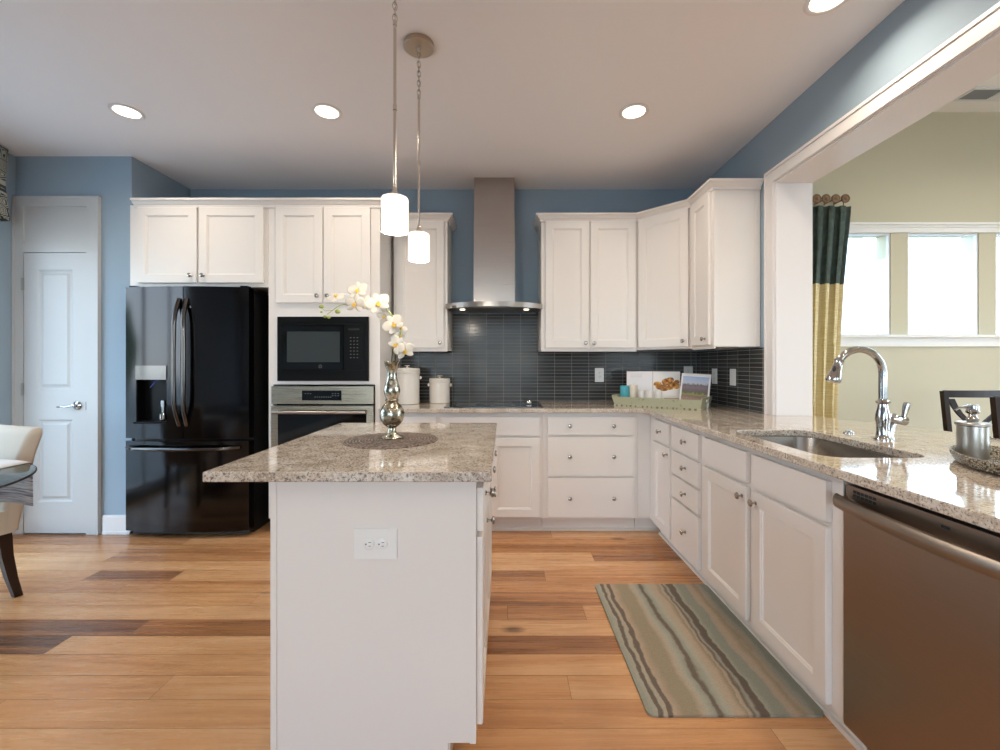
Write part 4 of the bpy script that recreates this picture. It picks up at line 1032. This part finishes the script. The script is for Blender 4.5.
h = MB(); h.lathe([(.030, 0), (.031, .006), (.022, .012), (.012, .016), (.012, .040), (0, .042)], (0, 0, 0), 24, mtx=Matrix.Translation((dw-.062, -.0005, .922)) @ Matrix.Rotation(R(90), 4, 'X'))
h.tube([(dw-.062, -.036, .922), (dw-.085, -.042, .920), (dw-.110, -.042, .914), (dw-.135, -.040, .918), (dw-.165, -.038, .914), (dw-.178, -.036, .915)], [.009, .0085, .0065, .0065, .006, .004], 10)
h.obj('door_handle', 'chrome', o)
MB().box(dw-.001, dw+.0025, -.006, .0, .89, .95).obj('strike_plate', 'vent_slot', o)
for z in (.24, 1.04, 1.80):
    MB().box(-.012, .003, -.010, -.001, z-.045, z+.045, .002).obj('hinge', 'steel', o)

# ------------------------------------------------------------------ valance on the left window
n = 40; rows = []
b = MB()
front = []
for i in range(n+1):
    y = 3.045 - 2.2*i/n; x = XL + .085 + .012*math.sin(i*1.25); zb = 2.33 - .05*math.sin(PI*((i*4/n) % 1)) - (.10 if i < 3 else 0)*(1-i/3)
    front.append((x, y, zb))
top = [(x, y, 2.735) for x, y, z in front]; mid1 = [(x-.010, y, 2.60) for x, y, z in front]; mid2 = [(x-.022, y, 2.50-.0*z) for x, y, z in front]; low = [(x+.012, y, z) for x, y, z in front]
rings = [[(XL+.003, 3.045, z), *[(p[0], p[1], p[2]) for p in r]] for r, z in ((top, 2.735), (mid1, 2.6), (mid2, 2.5), (low, front[0][2]))]
b.loops(rings, False, False)
o = b.obj('valance', 'trellis_fabric', None); mm_ = o.modifiers.new('thickness', 'SOLIDIFY'); mm_.thickness = .004
tag(o, 'scalloped cream valance with dark looping lines at the left edge', 'valance')

# ------------------------------------------------------------------ breakfast corner: glass table, runner, upholstered chair
tc = (-2.590, 1.545)
o = thing('glass_table', 'round glass breakfast table cut off by the left edge', 'table', (tc[0], tc[1], 0))
MB().lathe([(0, .738), (.630, .738), (.637, .742), (.637, .746), (.630, .750), (0, .750)], seg=72).obj('tabletop', 'table_glass', o)
MB().lathe([(.622, .7385), (.6372, .7415), (.6376, .744), (.6372, .7465), (.634, .7495), (.6365, .744)], seg=72, cap=False).obj('glass_edge', 'rubber', o)
MB().lathe([(.26, .001), (.27, .02), (.10, .05), (.05, .12), (.045, .40), (.07, .60), (.15, .72), (.16, .7375), (0, .7375)], seg=32).obj('pedestal', 'dark_wood', o)
# runner lies on the glass and hangs over its far edge
b = MB(); rows = []
xs_ = [-3.0+.07*i for i in range(11)]
def edge_y(x, r): return tc[1]+math.sqrt(max(r*r-(x-tc[0])**2, .01))
for k_, (dy_, z) in enumerate(((-.16, .7525), (-.04, .7525), (.002, .7515), (.009, .744), (.010, .66), (.010, .535))):
    rows.append([(x, edge_y(x, .637)+dy_+(.004*math.sin(x*40) if k_ > 3 else 0), z) for x in xs_])
b.loops(rows, False, False); o = b.obj('table_runner', 'runner_stripe', None); mm_ = o.modifiers.new('thickness', 'SOLIDIFY'); mm_.thickness = .003; mm_.offset = 0
tag(o, 'grey striped runner hanging over the glass table edge', 'table runner')

th = R(-17.5)
o = thing('parsons_chair', 'cream upholstered chair with dark legs behind the glass table', 'chair', (-2.850, 2.135, 0), th)
b = MB(); b.box(-.245, .245, -.25, .22, .355, .475, .035, 3); b.obj('seat', 'upholstery', o, smooth=50)
b = MB(); rings = []
for z, yc, w, t in ((.36, .205, .245, .035), (.45, .215, .246, .040), (.60, .235, .252, .042), (.75, .262, .262, .040), (.85, .290, .272, .036), (.878, .300, .268, .026), (.888, .304, .250, .010)):
    pr = rrect(-w, w, -t, t, min(.024, t*.8), 4); rings.append([(x, y+yc-.03*(x/w)**2*0, z) for x, y in pr])
b.loops(rings, True, True); b.obj('backrest', 'upholstery', o, smooth=60)
for sx_ in (-1, 1):
    for (ya, yb_, zt) in ((.19, .245, .356), (-.20, -.205, .356)):
        b = MB(); r0, r1 = .026, .016; x0 = sx_*.205; x1 = sx_*.210
        rings = []
        for t in (0, .35, .7, 1): 
            y = ya+(yb_-ya)*t**1.6; x = x0+(x1-x0)*t; r_ = r0+(r1-r0)*t; z = zt*(1-t)+.001*t
            rings.append([(x-r_, y-r_, z), (x+r_, y-r_, z), (x+r_, y+r_, z), (x-r_, y+r_, z)])
        b.loops(rings, True, True); b.obj('leg', 'dark_wood', o, smooth=0)

# ------------------------------------------------------------------ dining room: curtain, medallions, chairs, vent
n = 72; rows = []
CY = 3.665
for z, xr, amp, xl in ((2.560, 2.915, .012, 2.20), (2.50, 2.912, .022, 2.20), (2.30, 2.890, .030, 2.21), (1.905, 2.850, .034, 2.22), (1.4, 2.820, .036, 2.23), (.9, 2.800, .038, 2.24), (.02, 2.79, .040, 2.25)):
    row = []
    for i in range(n+1):
        u = i/n; ph = u*2*PI*7.5 + .9*math.sin(z*1.1)*(1-u)
        row.append((xl+(xr-xl)*u + .012*math.sin(ph*2+z), CY + amp*math.sin(ph) - .01, z))
    rows.append(row)
b = MB(); b.loops(rows, False, False); o = b.obj('curtain', 'curtain_cloth', None, smooth=70); mm_ = o.modifiers.new('thickness', 'SOLIDIFY'); mm_.thickness = .003
tag(o, 'dark teal and gold panel curtain hanging beside the dining windows', 'curtain')
for i, px in enumerate((806, 816, 825.3, 835, 844.6)):
    X = (px-503.5)*3.64/435; lb = ('bronze curtain medallion half hidden by the opening jamb', 'second bronze curtain medallion from the jamb', 'middle bronze curtain medallion of the row', 'fourth bronze curtain medallion from the jamb', 'bronze curtain medallion nearest the windows')[i]
    o = thing('curtain_medallion', lb, 'curtain hook', (X, 3.64, 2.615), 0, 'bronze medallions above the curtain')
    d = MB().lathe([(0, -.002), (.030, -.001), (.037, .006), (.037, .012), (.031, .016), (.027, .013), (.015, .014), (.010, .019), (0, .020)], (0, 0, 0), 22, mtx=Matrix.Rotation(R(90), 4, 'X')).obj('disc', 'brass_knob', o)
    s_ = MB(); s_.tube([(0, .003, 0), (0, .117, 0)], .006, 8); s_.obj('stem', 'brass_knob', o)
    s_ = MB(); s_.tube([(0, .012, -.005), (0, .014, -.050)], .004, 8); s_.obj('hook', 'brass_knob', o)

def xchair(label, x, y, rz):
    o = thing('dining_chair', label, 'chair', (x, y, 0), rz)
    def post(s):
        b = MB(); pts = [(s*.175, -.18, .001), (s*.175, -.185, .45), (s*.192, -.20, .70), (s*.262, -.235, 1.04)]
        rings = [[(px-.017, py-.015, z), (px+.017, py-.015, z), (px+.017, py+.015, z), (px-.017, py+.015, z)] for px, py, z in pts]
        b.loops(rings, True, True); return b
    post(-1).obj('back_post', 'dark_wood', o, smooth=0); post(1).obj('back_post', 'dark_wood', o, smooth=0)
    b = MB(); rings = []
    for i in range(9):
        t = i/8; xx_ = -.255+.51*t; yy_ = -.228-.018*math.sin(PI*t); zt = 1.045; hh_ = .050
        rings.append([(xx_, yy_-.010, zt-hh_), (xx_, yy_+.010, zt-hh_), (xx_, yy_+.010, zt), (xx_, yy_-.010, zt)])
    b.loops(rings, True, True); b.obj('top_rail', 'dark_wood', o, smooth=0)
    for s in (-1, 1):
        b = MB(); rings = []
        for i in range(9):
            t = i/8; zz = .985-.43*t; xx_ = s*(.205-.40*t); bow = .030*math.sin(2*PI*t)*s; yy_ = -.222+.030*t + (.006 if s > 0 else -.006)
            rings.append([(xx_-.022+bow, yy_-.006, zz), (xx_+.022+bow, yy_-.006, zz), (xx_+.022+bow, yy_+.006, zz), (xx_-.022+bow, yy_+.006, zz)])
        b.loops(rings, True, True); b.obj('cross_slat', 'dark_wood', o, smooth=0)
    MB().box(-.19, .19, -.204, -.184, .52, .56, .003).obj('lower_rail', 'dark_wood', o, smooth=0)
    MB().prism([(-.20, -.19), (.20, -.19), (.23, .24), (-.23, .24)], .43, .47, .006, 2).obj('seat', 'dark_wood', o, smooth=0)
    for s in (-1, 1): MB().box(s*.20-.018, s*.20+.018, .18, .216, .001, .43, .003).obj('front_leg', 'dark_wood', o, smooth=0)
xchair('dark wooden x-back dining chair farther from the worktop', 3.385, 3.32, 0)
xchair('dark wooden x-back dining chair nearer to the bar end of the worktop', 3.105, 2.75, 0)

o = thing('ceiling_vent', 'white louvred air vent in the dining room ceiling', 'vent', (3.72, 3.50, ZD))
b = MB(); b.box(-.02, .62, -.085, -.065, -.012, -.0005, .002); b.box(-.02, .62, .065, .085, -.012, -.0005, .002); b.box(-.02, 0, -.065, .065, -.012, -.0005); b.box(.60, .62, -.065, .065, -.012, -.0005); b.box(.235, .26, -.065, .065, -.012, -.0005)
b.obj('frame', 'vent_paint', o)
k_ = MB()
for i in range(9): y = -.060+.0145*i; k_.box(.0, .235, y, y+.008, -.009, -.004)
k_.obj('louvre', 'vent_slot', o)
k_ = MB()
for i in range(9): y = -.060+.0145*i; k_.box(.26, .60, y, y+.011, -.010, -.004)
k_.obj('louvre', 'vent_paint', o)

# ------------------------------------------------------------------ outdoors, seen through the panes and in reflections
struct('ground', bm1(-40, 40, -40, 40, -.35, -.30), 'bounce_ground')
o = thing('neighbour_house', 'white lap-sided house wall seen through the dining windows', 'house', (2.0, 8.2, -.3))
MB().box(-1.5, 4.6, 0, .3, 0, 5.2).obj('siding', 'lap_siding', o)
b = MB(); b.box(4.6, 4.75, -.03, .3, 0, 5.2); b.box(-1.7, -1.5, -.03, .3, 0, 5.2); b.box(-1.9, 4.95, -.35, .3, 5.2, 5.35); b.obj('corner_board', 'house_paint', o)
def tree(label, x, y, h, r):
    o = thing('tree', label, 'tree', (x, y, -.3))
    MB().tube([(0, 0, 0), (.05, 0, h*.3), (0, .05, h*.6)], [.16, .12, .06], 8).obj('trunk', 'trunk', o)
    rr = random.Random(int(x*10+y)); b = MB()
    for i in range(16):
        a = rr.uniform(0, 2*PI); q_ = rr.uniform(0, r*.75); z = rr.uniform(h*.35, h*.92); s = r*rr.uniform(.35, .6)*(1.15-z/h*.5)
        b.ball((q_*math.cos(a), q_*math.sin(a), z), (s, s, s*.8), 8)
    b.obj('crown', 'foliage', o, smooth=0)
tree('nearest garden tree beyond the left window', -13.5, 3.6, 2.6, 1.2)
tree('tall garden tree beyond the left window', -17.0, 0.2, 3.9, 1.6)
tree('broad garden tree beyond the left window', -16.0, 7.8, 3.4, 1.7)
tree('garden tree furthest toward the street', -16.5, -4.5, 3.6, 1.7)
